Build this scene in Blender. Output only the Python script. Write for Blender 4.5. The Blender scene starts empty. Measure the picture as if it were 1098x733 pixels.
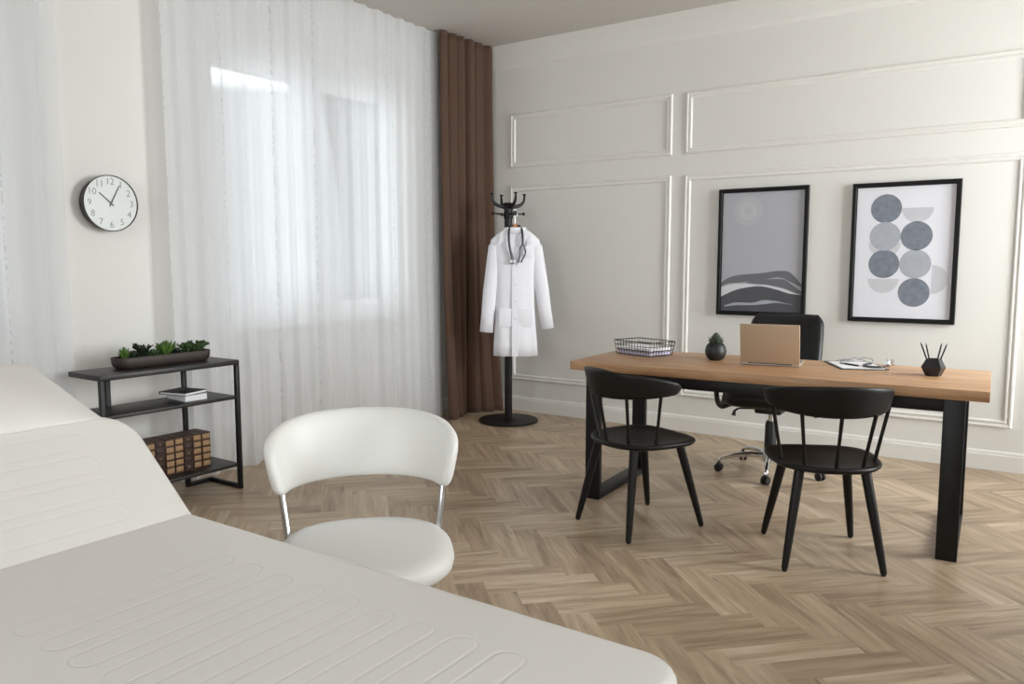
import bpy, bmesh, math, random
from mathutils import Vector, Matrix, Euler
random.seed(7)
SC = bpy.context.scene
COL = SC.collection
PI = math.pi
def R(a): return math.radians(a)

# ------------------------------------------------------------------ mesh helpers
class MB:
    def __init__(s): s.bm = bmesh.new(); s.mi = 0
    def _tag(s, faces):
        for f in faces: f.material_index = s.mi
    def box(s, c, size, rot=None, bevel=0.0, seg=2):
        r = bmesh.ops.create_cube(s.bm, size=1.0)
        vs = r['verts']
        M = Matrix.Translation(Vector(c)) @ (rot.to_matrix().to_4x4() if isinstance(rot, Euler) else (rot if rot else Matrix())) @ Matrix.Diagonal((size[0], size[1], size[2], 1))
        bmesh.ops.transform(s.bm, matrix=M, verts=vs)
        fs = set(f for v in vs for f in v.link_faces)
        s._tag(fs)
        if bevel > 0:
            es = list(set(e for v in vs for e in v.link_edges))
            bmesh.ops.bevel(s.bm, geom=es, offset=bevel, segments=seg, profile=0.5, affect='EDGES', clamp_overlap=True, material=-1)
        return s
    def ring_faces(s, A, B, closed=True):
        n = len(A); out = []
        for i in range(n if closed else n-1):
            j = (i+1) % n
            try: out.append(s.bm.faces.new((A[i], A[j], B[j], B[i])))
            except ValueError: pass
        return out
    def loft(s, rings, caps=True, closed_ring=True, loop=False):
        V = [[s.bm.verts.new(p) for p in r] for r in rings]
        fs = []
        for a, b in zip(V, V[1:]): fs += s.ring_faces(a, b, closed_ring)
        if loop: fs += s.ring_faces(V[-1], V[0], closed_ring)
        if caps and closed_ring and not loop:
            for q in (list(reversed(V[0])), V[-1]):
                try: fs.append(s.bm.faces.new(q))
                except ValueError: pass
        s._tag(fs); return s
    def tube(s, pts, r, seg=10, caps=True, loop=False):
        pts = [Vector(p) for p in pts]; n = len(pts)
        rad = r if isinstance(r, (list, tuple)) else [r]*n
        rings = []; up = None
        for i, p in enumerate(pts):
            if loop: t = pts[(i+1) % n]-pts[i-1]
            else: t = pts[min(i+1, n-1)]-pts[max(i-1, 0)]
            t.normalize()
            if up is None:
                up = Vector((0, 0, 1)) if abs(t.z) < 0.9 else Vector((1, 0, 0))
            a = up - t*up.dot(t)
            if a.length < 1e-5: a = t.orthogonal()
            a.normalize(); up = a; b = t.cross(a)
            rings.append([p + (a*math.cos(2*PI*k/seg) + b*math.sin(2*PI*k/seg))*rad[i] for k in range(seg)])
        return s.loft(rings, caps=caps, loop=loop)
    def cyl(s, p0, p1, r0, r1=None, seg=20):
        return s.tube([p0, p1], [r0, r0 if r1 is None else r1], seg)
    def lathe(s, prof, c=(0, 0, 0), seg=32, M=None):
        rings = []
        for r, z in prof:
            ring = []
            for k in range(seg):
                p = Vector((r*math.cos(2*PI*k/seg), r*math.sin(2*PI*k/seg), z))
                if M: p = M @ p
                ring.append(p + Vector(c))
            rings.append(ring)
        return s.loft(rings)
    def grid(s, fn, nu, nv, wrap_u=False):
        V = [[s.bm.verts.new(fn(i/nu, j/nv)) for j in range(nv+1)] for i in range(nu+1)]
        fs = []
        for i in range(nu):
            for j in range(nv): fs.append(s.bm.faces.new((V[i][j], V[i+1][j], V[i+1][j+1], V[i][j+1])))
        s._tag(fs); return s
    def poly(s, pts):
        f = s.bm.faces.new([s.bm.verts.new(p) for p in pts]); s._tag([f]); return s
    def prism(s, outline, z0, z1, M=None):
        M = M or Matrix()
        return s.loft([[M @ Vector((x, y, z0)) for x, y in outline], [M @ Vector((x, y, z1)) for x, y in outline]])
    def pad(s, w, l, h, cr, er, crown=0.0, c=(0, 0, 0), M=None, n=8, crown_b=0.0, steps=5, cr_x0=None):
        """soft cushion: rounded-rectangle plan (w x l), height h, plan corner cr, edge radius er, crowned top"""
        M = M or Matrix()
        def outl(d):
            ww, ll, rr = w/2-d, l/2-d, max(cr-d, 0.004)
            pts = []
            r0 = rr if cr_x0 is None else max(cr_x0-d, 0.004)
            for sx, sy, a0 in ((1, 1, 0), (-1, 1, 90), (-1, -1, 180), (1, -1, 270)):
                q = rr if sx > 0 else r0
                for k in range(n+1):
                    a = R(a0+90*k/n); pts.append((sx*(ww-q)+q*math.cos(a), sy*(ll-q)+q*math.sin(a)))
            return pts
        def shrink(k):
            base = outl(er); return [(x*k, y*k) for x, y in base]
        rings = []
        def add(pts, z): rings.append([M @ (Vector((x, y, z))) + Vector(c) for x, y in pts])
        for k in (0.05, 0.35, 0.65, 0.88): add(shrink(k), -crown_b*(1-k*k))
        for i in range(steps+1):
            a = R(-90+90*i/steps); add(outl(er-er*math.cos(a)), er+er*math.sin(a))
        for i in range(steps+1):
            a = R(90*i/steps); add(outl(er-er*math.cos(a)), h-er+er*math.sin(a))
        for k in (0.97, 0.88, 0.75, 0.6, 0.42, 0.22, 0.05): add(shrink(k), h+crown*(1-k*k))
        return s.loft(rings)
    def xform(s, M): bmesh.ops.transform(s.bm, matrix=M, verts=s.bm.verts[:]); return s
    def build(s, name, mats, parent=None, loc=(0, 0, 0), rot=(0, 0, 0), smooth=True, ang=35, recalc=True):
        bm = s.bm
        bmesh.ops.remove_doubles(bm, verts=bm.verts[:], dist=1e-6)
        if recalc: bmesh.ops.recalc_face_normals(bm, faces=bm.faces[:])
        for f in bm.faces: f.smooth = smooth
        if smooth:
            for e in bm.edges:
                if len(e.link_faces) == 2 and e.calc_face_angle(0) > R(ang): e.smooth = False
        me = bpy.data.meshes.new(name); bm.to_mesh(me); bm.free()
        for m in (mats if isinstance(mats, (list, tuple)) else [mats]): me.materials.append(m)
        o = bpy.data.objects.new(name, me); COL.objects.link(o)
        o.location = loc; o.rotation_euler = rot
        if parent: o.parent = parent
        return o

def tag(o, label=None, cat=None, group=None, kind=None):
    if label: o['label'] = label
    if cat: o['category'] = cat
    if group: o['group'] = group
    if kind: o['kind'] = kind
    return o
def empty(name, loc, rz=0.0):
    o = bpy.data.objects.new(name, None); COL.objects.link(o)
    o.empty_display_size = 0.1; o.location = loc; o.rotation_euler = (0, 0, rz); return o
def copy_tree(o, parent=None):
    c = o.copy(); COL.objects.link(c)
    if parent: c.parent = parent
    for ch in list(o.children): copy_tree(ch, c)
    return c
def bez(p0, p1, p2, p3, n=12):
    p0, p1, p2, p3 = map(Vector, (p0, p1, p2, p3)); out = []
    for i in range(n+1):
        t = i/n; out.append(p0*(1-t)**3 + p1*3*t*(1-t)**2 + p2*3*t*t*(1-t) + p3*t**3)
    return out
def catmull(P, n=6):
    P = [Vector(p) for p in P]; out = []
    for i in range(len(P)-1):
        a, b, c, d = P[max(i-1, 0)], P[i], P[i+1], P[min(i+2, len(P)-1)]
        for k in range(n):
            t = k/n
            out.append(0.5*((2*b)+(c-a)*t+(2*a-5*b+4*c-d)*t*t+(-a+3*b-3*c+d)*t**3))
    out.append(P[-1]); return out

# ------------------------------------------------------------------ materials
def srgb(r, g, b):
    f = lambda v: (v/255/12.92) if v/255 <= 0.04045 else ((v/255+0.055)/1.055)**2.4
    return (f(r), f(g), f(b), 1)
def newmat(name):
    m = bpy.data.materials.new(name); m.use_nodes = True
    nt = m.node_tree; return m, nt, nt.nodes['Principled BSDF']
def N(nt, t, **kw):
    n = nt.nodes.new(t)
    for k, v in kw.items(): setattr(n, k, v)
    return n
def basic(name, col, rough=0.5, metal=0.0, var=0.06, scale=8.0, bump=0.0, bscale=200.0, spec=0.5, coat=0.0, sheen=0.0):
    """principled with a slight noise variation of tone and an optional fine bump"""
    m, nt, p = newmat(name)
    p.inputs['Roughness'].default_value = rough; p.inputs['Metallic'].default_value = metal
    p.inputs['Specular IOR Level'].default_value = spec
    p.inputs['Coat Weight'].default_value = coat
    p.inputs['Sheen Weight'].default_value = sheen
    tc = N(nt, 'ShaderNodeTexCoord'); no = N(nt, 'ShaderNodeTexNoise')
    no.inputs['Scale'].default_value = scale; no.inputs['Detail'].default_value = 3
    nt.links.new(tc.outputs['Object'], no.inputs['Vector'])
    mx = N(nt, 'ShaderNodeMix', data_type='RGBA')
    mx.inputs[6].default_value = [c*(1-var) for c in col[:3]]+[1]; mx.inputs[7].default_value = [min(1, c*(1+var)) for c in col[:3]]+[1]
    nt.links.new(no.outputs['Fac'], mx.inputs[0]); nt.links.new(mx.outputs[2], p.inputs['Base Color'])
    if bump > 0:
        n2 = N(nt, 'ShaderNodeTexNoise'); n2.inputs['Scale'].default_value = bscale; n2.inputs['Detail'].default_value = 4
        nt.links.new(tc.outputs['Object'], n2.inputs['Vector'])
        b = N(nt, 'ShaderNodeBump'); b.inputs['Strength'].default_value = bump; b.inputs['Distance'].default_value = 0.004
        nt.links.new(n2.outputs['Fac'], b.inputs['Height']); nt.links.new(b.outputs['Normal'], p.inputs['Normal'])
    return m

M = {}
M['wall'] = basic('wall_paint', srgb(225, 223, 219), 0.6, var=0.012, scale=1.2, bump=0.05, bscale=120)
M['wallwin'] = basic('window_wall_paint', srgb(226, 224, 221), 0.65, var=0.012, scale=1.2, bump=0.05, bscale=120)
M['trim'] = basic('trim_paint', srgb(229, 227, 223), 0.42, var=0.01, scale=2)
M['ceiling'] = basic('ceiling_paint_dimmed', srgb(198, 193, 187), 0.75, var=0.01, scale=1)  # white ceiling greyed: its dim lighting is put into the colour
M['upvc'] = basic('window_frame_white', srgb(232, 233, 234), 0.35, var=0.01)
M['black_metal'] = basic('black_metal', srgb(14, 14, 15), 0.45, 0.0, spec=0.35, var=0.15, scale=14, bump=0.03, bscale=300)
M['black_wood'] = basic('black_painted_wood', srgb(17, 15, 14), 0.42, var=0.15, scale=10, bump=0.04, bscale=90, spec=0.3)
M['black_rubber'] = basic('black_rubber', srgb(18, 18, 18), 0.6, var=0.1)
M['black_plastic'] = basic('black_plastic', srgb(22, 22, 23), 0.4, var=0.1)
M['black_leather'] = basic('black_leather', srgb(15, 15, 17), 0.38, spec=0.4, var=0.15, scale=20, bump=0.25, bscale=260)
M['chrome'] = basic('chrome', (0.72, 0.73, 0.75, 1), 0.12, 1.0, var=0.03)
M['steel'] = basic('brushed_steel', (0.55, 0.56, 0.58, 1), 0.3, 1.0, var=0.05)
M['dark_board'] = basic('dark_stained_board', srgb(32, 29, 28), 0.42, var=0.25, scale=6, bump=0.08, bscale=60)
M['trough'] = basic('brown_wood_trough', srgb(50, 38, 32), 0.55, var=0.3, scale=9, bump=0.15, bscale=50)
M['soil'] = basic('dark_soil', srgb(36, 29, 24), 0.95, var=0.4, scale=60, bump=0.8, bscale=80)
M['white_leather'] = basic('white_leatherette', srgb(229, 229, 226), 0.42, var=0.012, scale=5, bump=0.05, bscale=350)
M['coat'] = basic('white_cotton', srgb(233, 233, 240), 0.85, var=0.015, scale=30, bump=0.12, bscale=500)
M['button'] = basic('white_button', srgb(210, 210, 214), 0.3, var=0.02)
M['hanger_wood'] = basic('hanger_wood', srgb(196, 140, 92), 0.45, var=0.15, scale=25)
M['paper'] = basic('white_paper', srgb(236, 236, 238), 0.8, var=0.01)
M['lilac_paper'] = basic('lilac_paper', srgb(214, 208, 226), 0.8, var=0.02)
M['black_cloth'] = basic('black_bookcloth', srgb(30, 30, 32), 0.6, var=0.1, bump=0.1, bscale=400)
M['grey_cover'] = basic('pale_grey_cover', srgb(196, 197, 200), 0.5, var=0.03)
M['laptop'] = basic('gold_aluminium', srgb(188, 165, 140), 0.4, 0.12, var=0.02)
M['laptop_edge'] = basic('silver_aluminium', (0.62, 0.60, 0.58, 1), 0.3, 0.9, var=0.02)
M['screen'] = basic('dark_glass_screen', srgb(14, 15, 18), 0.12, var=0.05)
M['pot'] = basic('black_ceramic', srgb(30, 30, 31), 0.45, var=0.2, scale=40, bump=0.2, bscale=90)
M['pen_pot'] = basic('black_faceted_ceramic', srgb(34, 34, 37), 0.28, var=0.1)
M['frame'] = basic('black_picture_frame', srgb(11, 11, 11), 0.5, spec=0.25, var=0.1)
M['brown_leather'] = basic('brown_book_leather', srgb(70, 44, 30), 0.5, var=0.3, scale=60, bump=0.2, bscale=200)
M['tan_leather'] = basic('tan_book_leather', srgb(158, 126, 90), 0.55, var=0.22, scale=70, bump=0.2, bscale=200)
M['dark_leather'] = basic('dark_book_leather', srgb(52, 33, 28), 0.5, var=0.3, scale=60, bump=0.2, bscale=200)
M['old_pages'] = basic('old_page_edges', srgb(112, 84, 58), 0.8, var=0.2, scale=120)
M['clock_face'] = basic('clock_dial', srgb(214, 218, 217), 0.35, var=0.01)
M['clock_ink'] = basic('clock_ink', srgb(120, 122, 122), 0.5, var=0.05)
M['clock_hand'] = basic('clock_hand', srgb(64, 66, 66), 0.4, var=0.05)
M['green'] = basic('succulent_green', srgb(58, 80, 44), 0.5, var=0.5, scale=25)
M['green_dark'] = basic('succulent_dark', srgb(36, 48, 34), 0.5, var=0.5, scale=30)
M['green_bright'] = basic('succulent_bright', srgb(82, 116, 52), 0.45, var=0.45, scale=20)
M['green_grey'] = basic('succulent_grey_green', srgb(70, 80, 62), 0.5, var=0.4, scale=30)
M['rubber_grey'] = basic('stethoscope_tube', srgb(40, 42, 47), 0.4, var=0.1)
M['poster_white'] = basic('poster_paper', srgb(224, 224, 232), 0.7, var=0.01)
M['poster_grey'] = basic('poster_sky_grey', srgb(176, 176, 184), 0.4, var=0.02, scale=4, coat=0.6)
M['ink_pale'] = basic('ink_pale_grey', srgb(196, 197, 204), 0.7, var=0.04, scale=30)
M['ink_sun'] = basic('ink_sun_grey', srgb(183, 183, 190), 0.5, coat=0.6, var=0.03, scale=30)
M['ink_sun2'] = basic('ink_sun_core', srgb(188, 188, 194), 0.6, var=0.03, scale=30)
M['ink_mid'] = basic('ink_mid_grey', srgb(166, 170, 180), 0.7, var=0.12, scale=26)
M['ink_dark'] = basic('ink_slate', srgb(120, 126, 138), 0.7, var=0.35, scale=30)
M['ink_hill'] = basic('ink_hill', srgb(108, 109, 116), 0.5, var=0.06, scale=20)
M['ink_hill_dark'] = basic('ink_hill_dark', srgb(80, 81, 87), 0.5, var=0.08, scale=20)
M['ink_white'] = basic('ink_white_river', srgb(214, 214, 220), 0.5, var=0.02)

def wood_top():
    m, nt, p = newmat('oak_worktop'); L = nt.links.new
    tc = N(nt, 'ShaderNodeTexCoord'); mp = N(nt, 'ShaderNodeMapping'); mp.inputs['Scale'].default_value = (1.2, 14, 14)
    L(tc.outputs['Object'], mp.inputs['Vector'])
    n1 = N(nt, 'ShaderNodeTexNoise'); n1.inputs['Scale'].default_value = 3.0; n1.inputs['Detail'].default_value = 6; n1.inputs['Distortion'].default_value = 0.6
    L(mp.outputs['Vector'], n1.inputs['Vector'])
    # staves glued side by side: a tone per stave
    sp = N(nt, 'ShaderNodeSeparateXYZ'); L(tc.outputs['Object'], sp.inputs[0])
    mul = N(nt, 'ShaderNodeMath', operation='MULTIPLY'); mul.inputs[1].default_value = 9.0; L(sp.outputs['Y'], mul.inputs[0])
    fl = N(nt, 'ShaderNodeMath', operation='FLOOR'); L(mul.outputs[0], fl.inputs[0])
    wn = N(nt, 'ShaderNodeTexWhiteNoise', noise_dimensions='1D'); L(fl.outputs[0], wn.inputs['W'])
    ad = N(nt, 'ShaderNodeMath', operation='MULTIPLY_ADD'); L(wn.outputs['Value'], ad.inputs[0]); ad.inputs[1].default_value = 0.22; L(n1.outputs['Fac'], ad.inputs[2])
    cr = N(nt, 'ShaderNodeValToRGB'); e = cr.color_ramp.elements
    e[0].position = 0.3; e[0].color = srgb(152, 110, 76); e[1].position = 0.85; e[1].color = srgb(202, 162, 122)
    L(ad.outputs[0], cr.inputs[0]); L(cr.outputs[0], p.inputs['Base Color'])
    p.inputs['Roughness'].default_value = 0.42
    b = N(nt, 'ShaderNodeBump'); b.inputs['Strength'].default_value = 0.06; L(n1.outputs['Fac'], b.inputs['Height']); L(b.outputs[0], p.inputs['Normal'])
    return m
M['oak'] = wood_top()

def floor_mat():
    m, nt, p = newmat('herringbone_laminate'); L = nt.links.new
    uv = N(nt, 'ShaderNodeUVMap', uv_map='UVMap'); at = N(nt, 'ShaderNodeAttribute', attribute_name='tone')
    # offset each plank's grain by its random tone
    off = N(nt, 'ShaderNodeVectorMath', operation='SCALE'); off.inputs[0].default_value = (37, 91, 13); L(at.outputs['Fac'], off.inputs['Scale'])
    ad = N(nt, 'ShaderNodeVectorMath', operation='ADD'); L(uv.outputs[0], ad.inputs[0]); L(off.outputs[0], ad.inputs[1])
    def noise(sc, s, det, dist=0.0):
        mp = N(nt, 'ShaderNodeMapping'); mp.inputs['Scale'].default_value = sc; L(ad.outputs[0], mp.inputs['Vector'])
        n = N(nt, 'ShaderNodeTexNoise'); n.inputs['Scale'].default_value = s; n.inputs['Detail'].default_value = det; n.inputs['Distortion'].default_value = dist
        L(mp.outputs[0], n.inputs['Vector']); return n
    big = noise((1.3, 13, 1), 1.6, 4, 0.6); fine = noise((2.5, 60, 1), 2.2, 5, 0.3); blot = noise((3.0, 26, 1), 1.5, 4, 1.0)
    m1 = N(nt, 'ShaderNodeMath', operation='MULTIPLY_ADD'); L(big.outputs['Fac'], m1.inputs[0]); m1.inputs[1].default_value = 0.85
    m0 = N(nt, 'ShaderNodeMath', operation='MULTIPLY'); L(at.outputs['Fac'], m0.inputs[0]); m0.inputs[1].default_value = 0.20; L(m0.outputs[0], m1.inputs[2])
    m2 = N(nt, 'ShaderNodeMath', operation='MULTIPLY_ADD'); L(fine.outputs['Fac'], m2.inputs[0]); m2.inputs[1].default_value = 0.30; L(m1.outputs[0], m2.inputs[2])
    cr = N(nt, 'ShaderNodeValToRGB'); e = cr.color_ramp.elements
    e[0].position = 0.36; e[0].color = srgb(127, 107, 87); e[1].position = 0.95; e[1].color = srgb(208, 190, 166)
    x = e.new(0.55); x.color = srgb(158, 136, 112); x = e.new(0.74); x.color = srgb(182, 161, 135)
    L(m2.outputs[0], cr.inputs[0])
    # dark mineral streaks, a few per plank
    st = N(nt, 'ShaderNodeMapRange'); st.inputs['From Min'].default_value = 0.62; st.inputs['From Max'].default_value = 0.74; L(blot.outputs['Fac'], st.inputs['Value'])
    f2 = N(nt, 'ShaderNodeMath', operation='MULTIPLY'); L(st.outputs[0], f2.inputs[0]); L(fine.outputs['Fac'], f2.inputs[1])
    mx = N(nt, 'ShaderNodeMix', data_type='RGBA'); L(f2.outputs[0], mx.inputs[0]); L(cr.outputs[0], mx.inputs[6]); mx.inputs[7].default_value = srgb(86, 68, 52)
    L(mx.outputs[2], p.inputs['Base Color'])
    p.inputs['Roughness'].default_value = 0.36
    b = N(nt, 'ShaderNodeBump'); b.inputs['Strength'].default_value = 0.05; L(fine.outputs['Fac'], b.inputs['Height']); L(b.outputs[0], p.inputs['Normal'])
    return m
M['floor'] = floor_mat()

def sheer_mat():
    m = bpy.data.materials.new('sheer_voile'); m.use_nodes = True; nt = m.node_tree; nt.nodes.clear(); L = nt.links.new
    out = N(nt, 'ShaderNodeOutputMaterial'); uv = N(nt, 'ShaderNodeUVMap', uv_map='UVMap')
    sp = N(nt, 'ShaderNodeSeparateXYZ'); L(uv.outputs[0], sp.inputs[0])
    # embroidered eyelash stripes running down the cloth, every 19 cm of cloth
    fr = N(nt, 'ShaderNodeMath', operation='PINGPONG'); fr.inputs[1].default_value = 0.21; L(sp.outputs['X'], fr.inputs[0])
    lt = N(nt, 'ShaderNodeMath', operation='LESS_THAN'); lt.inputs[1].default_value = 0.008; L(fr.outputs[0], lt.inputs[0])
    mp = N(nt, 'ShaderNodeMapping'); mp.inputs['Scale'].default_value = (60, 38, 1); L(uv.outputs[0], mp.inputs['Vector'])
    no = N(nt, 'ShaderNodeTexNoise'); no.inputs['Scale'].default_value = 1.0; no.inputs['Detail'].default_value = 1; L(mp.outputs[0], no.inputs['Vector'])
    gt = N(nt, 'ShaderNodeMapRange'); gt.inputs['From Min'].default_value = 0.5; gt.inputs['From Max'].default_value = 0.62; L(no.outputs['Fac'], gt.inputs['Value'])
    tuft = N(nt, 'ShaderNodeMath', operation='MULTIPLY'); L(lt.outputs[0], tuft.inputs[0]); L(gt.outputs[0], tuft.inputs[1])
    colr = N(nt, 'ShaderNodeMix', data_type='RGBA'); L(tuft.outputs[0], colr.inputs[0]); colr.inputs[6].default_value = srgb(240, 241, 243); colr.inputs[7].default_value = srgb(204, 205, 207)
    tr = N(nt, 'ShaderNodeBsdfTransparent'); tl = N(nt, 'ShaderNodeBsdfTranslucent'); df = N(nt, 'ShaderNodeBsdfDiffuse')
    L(colr.outputs[2], tl.inputs['Color']); L(colr.outputs[2], df.inputs['Color'])
    mx = N(nt, 'ShaderNodeMixShader'); mx.inputs[0].default_value = 0.5; L(df.outputs[0], mx.inputs[1]); L(tl.outputs[0], mx.inputs[2])
    # the weave lets less through where the cloth turns edge-on
    lw = N(nt, 'ShaderNodeLayerWeight'); lw.inputs['Blend'].default_value = 0.35
    op = N(nt, 'ShaderNodeMapRange'); op.inputs['To Min'].default_value = SHEER_OPEN[0]; op.inputs['To Max'].default_value = SHEER_OPEN[1]; L(lw.outputs['Facing'], op.inputs['Value'])
    mxo = N(nt, 'ShaderNodeMath', operation='MAXIMUM'); L(op.outputs[0], mxo.inputs[0]); L(tuft.outputs[0], mxo.inputs[1])
    m2 = N(nt, 'ShaderNodeMixShader'); L(mxo.outputs[0], m2.inputs[0]); L(tr.outputs[0], m2.inputs[1]); L(mx.outputs[0], m2.inputs[2])
    L(m2.outputs[0], out.inputs['Surface']); return m
SHEER_OPEN = (0.76, 0.985)
M['sheer'] = sheer_mat()

def drape_mat():
    m, nt, p = newmat('brown_drape'); L = nt.links.new
    tc = N(nt, 'ShaderNodeTexCoord'); mp = N(nt, 'ShaderNodeMapping'); mp.inputs['Scale'].default_value = (300, 300, 90); L(tc.outputs['Object'], mp.inputs['Vector'])
    no = N(nt, 'ShaderNodeTexNoise'); no.inputs['Scale'].default_value = 1.0; L(mp.outputs[0], no.inputs['Vector'])
    mx = N(nt, 'ShaderNodeMix', data_type='RGBA'); mx.inputs[6].default_value = srgb(62, 40, 25); mx.inputs[7].default_value = srgb(88, 58, 38)
    L(no.outputs['Fac'], mx.inputs[0]); L(mx.outputs[2], p.inputs['Base Color'])
    p.inputs['Roughness'].default_value = 0.75; p.inputs['Sheen Weight'].default_value = 0.2
    return m
M['drape'] = drape_mat()

def glass_mat():
    m = bpy.data.materials.new('window_glass'); m.use_nodes = True; nt = m.node_tree; nt.nodes.clear(); L = nt.links.new
    out = N(nt, 'ShaderNodeOutputMaterial'); tr = N(nt, 'ShaderNodeBsdfTransparent'); tr.inputs[0].default_value = (0.95, 0.97, 0.97, 1)
    gl = N(nt, 'ShaderNodeBsdfGlossy'); gl.inputs['Roughness'].default_value = 0.02
    fr = N(nt, 'ShaderNodeFresnel'); fr.inputs[0].default_value = 1.45
    mx = N(nt, 'ShaderNodeMixShader'); L(fr.outputs[0], mx.inputs[0]); L(tr.outputs[0], mx.inputs[1]); L(gl.outputs[0], mx.inputs[2]); L(mx.outputs[0], out.inputs[0])
    return m
M['glass'] = glass_mat()

def couch_mat(name, pitch, x0, count, yc, half, rad, depth):
    """white leatherette with long stitched stadium outlines pressed into it (object space, along local Y)"""
    m, nt, p = newmat(name); L = nt.links.new
    def mth(op, a, b=None, c=None, clamp=False):
        n = N(nt, 'ShaderNodeMath', operation=op); n.use_clamp = clamp
        for i, v in enumerate((a, b, c)):
            if v is None: continue
            if isinstance(v, (int, float)): n.inputs[i].default_value = v
            else: L(v, n.inputs[i])
        return n.outputs[0]
    tc = N(nt, 'ShaderNodeTexCoord'); sp = N(nt, 'ShaderNodeSeparateXYZ'); L(tc.outputs['Object'], sp.inputs[0])
    t = mth('DIVIDE', mth('SUBTRACT', sp.outputs['X'], x0), pitch)
    idx = mth('ROUND', t)
    ok = mth('MULTIPLY', mth('GREATER_THAN', idx, -0.5), mth('LESS_THAN', idx, count-0.5))
    dx = mth('MULTIPLY', mth('SUBTRACT', t, idx), pitch)
    dy = mth('MAXIMUM', mth('SUBTRACT', mth('ABSOLUTE', mth('SUBTRACT', sp.outputs['Y'], yc)), half-rad), 0.0)
    d = mth('SQRT', mth('ADD', mth('MULTIPLY', dx, dx), mth('MULTIPLY', dy, dy)))
    g = mth('ABSOLUTE', mth('SUBTRACT', d, rad))
    groove = mth('MULTIPLY', mth('SUBTRACT', 1.0, mth('DIVIDE', g, 0.0055), clamp=True), ok)
    h = mth('MULTIPLY', groove, -1.0)
    no = N(nt, 'ShaderNodeTexNoise'); no.inputs['Scale'].default_value = 320; L(tc.outputs['Object'], no.inputs['Vector'])
    n3 = N(nt, 'ShaderNodeTexNoise'); n3.inputs['Scale'].default_value = 9; n3.inputs['Detail'].default_value = 2; L(tc.outputs['Object'], n3.inputs['Vector'])
    hh = mth('MULTIPLY_ADD', no.outputs['Fac'], 0.05, mth('MULTIPLY_ADD', n3.outputs['Fac'], 0.8, h))
    b = N(nt, 'ShaderNodeBump'); b.inputs['Strength'].default_value = depth; b.inputs['Distance'].default_value = 0.004; L(hh, b.inputs['Height']); L(b.outputs[0], p.inputs['Normal'])
    p.inputs['Base Color'].default_value = srgb(231, 228, 224); p.inputs['Roughness'].default_value = 0.45
    return m

# ------------------------------------------------------------------ room constants (metres; panelled wall on y=0, window wall on x=XW)
XW, XR, YF, ZC = -4.28, 1.9, -8.6, 3.154
CURT = -4.155

# ------------------------------------------------------------------ structure
def herringbone():
    w, n = 0.117, 4; Lp = w*n; s2 = math.sqrt(0.5)
    bm = bmesh.new(); uvl = bm.loops.layers.uv.new('UVMap'); tone = bm.loops.layers.float_color.new('tone')
    ox, oy = -0.75, -2.636
    def P(a, b): return Vector((ox+(a+b)*s2*w, oy+(-a+b)*s2*w, 0))
    x0, x1, y0, y1 = XW, XR, YF, 0.0
    rnd = random.Random(3)
    def plank(a0, b0, a1, b1, along_a):
        cs = [(a0, b0), (a1, b0), (a1, b1), (a0, b1)]
        pts = [P(*c) for c in cs]
        # clip to the room rectangle
        poly = [(p.x, p.y, c) for p, c in zip(pts, cs)]
        def clip(poly, ax, lim, keep_less):
            out = []
            for i in range(len(poly)):
                A, B = poly[i], poly[(i+1) % len(poly)]
                ia = (A[ax] <= lim) if keep_less else (A[ax] >= lim); ib = (B[ax] <= lim) if keep_less else (B[ax] >= lim)
                if ia: out.append(A)
                if ia != ib:
                    t = (lim-A[ax])/(B[ax]-A[ax])
                    out.append((A[0]+(B[0]-A[0])*t, A[1]+(B[1]-A[1])*t, (A[2][0]+(B[2][0]-A[2][0])*t, A[2][1]+(B[2][1]-A[2][1])*t)))
            return out
        for ax, lim, kl in ((0, x0, False), (0, x1, True), (1, y0, False), (1, y1, True)):
            if poly: poly = clip(poly, ax, lim, kl)
        if len(poly) < 3: return
        try: f = bm.faces.new([bm.verts.new((q[0], q[1], 0)) for q in poly])
        except ValueError: return
        v = rnd.random()
        for lp, q in zip(f.loops, poly):
            a, b = q[2]
            u_, v_ = ((a-a0)*w, (b-b0)*w) if along_a else ((b-b0)*w, (a-a0)*w)
            lp[uvl].uv = (u_, v_); lp[tone] = (v, v, v, 1)
    for k in range(-60, 70):
        for mm in range(-12, 13):
            a = k+2*n*mm; b = k
            c = P(a+n/2, b+.5)
            if x0-1 < c.x < x1+1 and y0-1 < c.y < y1+1: plank(a, b, a+n, b+1, True)
            c = P(a-.5, b+n/2)
            if x0-1 < c.x < x1+1 and y0-1 < c.y < y1+1: plank(a-1, b, a, b+n, False)
    # slab below the planks
    me = bpy.data.meshes.new('floor')
    bmesh.ops.recalc_face_normals(bm, faces=bm.faces[:])
    for f in bm.faces:
        if f.normal.z < 0: f.normal_flip()
    bm.to_mesh(me); bm.free(); me.materials.append(M['floor'])
    o = bpy.data.objects.new('floor', me); COL.objects.link(o); tag(o, kind='structure'); return o
herringbone()

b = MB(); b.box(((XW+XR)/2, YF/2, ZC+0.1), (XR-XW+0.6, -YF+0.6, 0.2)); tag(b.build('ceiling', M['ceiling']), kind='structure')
b = MB(); b.box(((XW+XR)/2, 0.1, ZC/2), (XR-XW+0.6, 0.2, ZC)); tag(b.build('wall_back', M['wall']), kind='structure')

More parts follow.
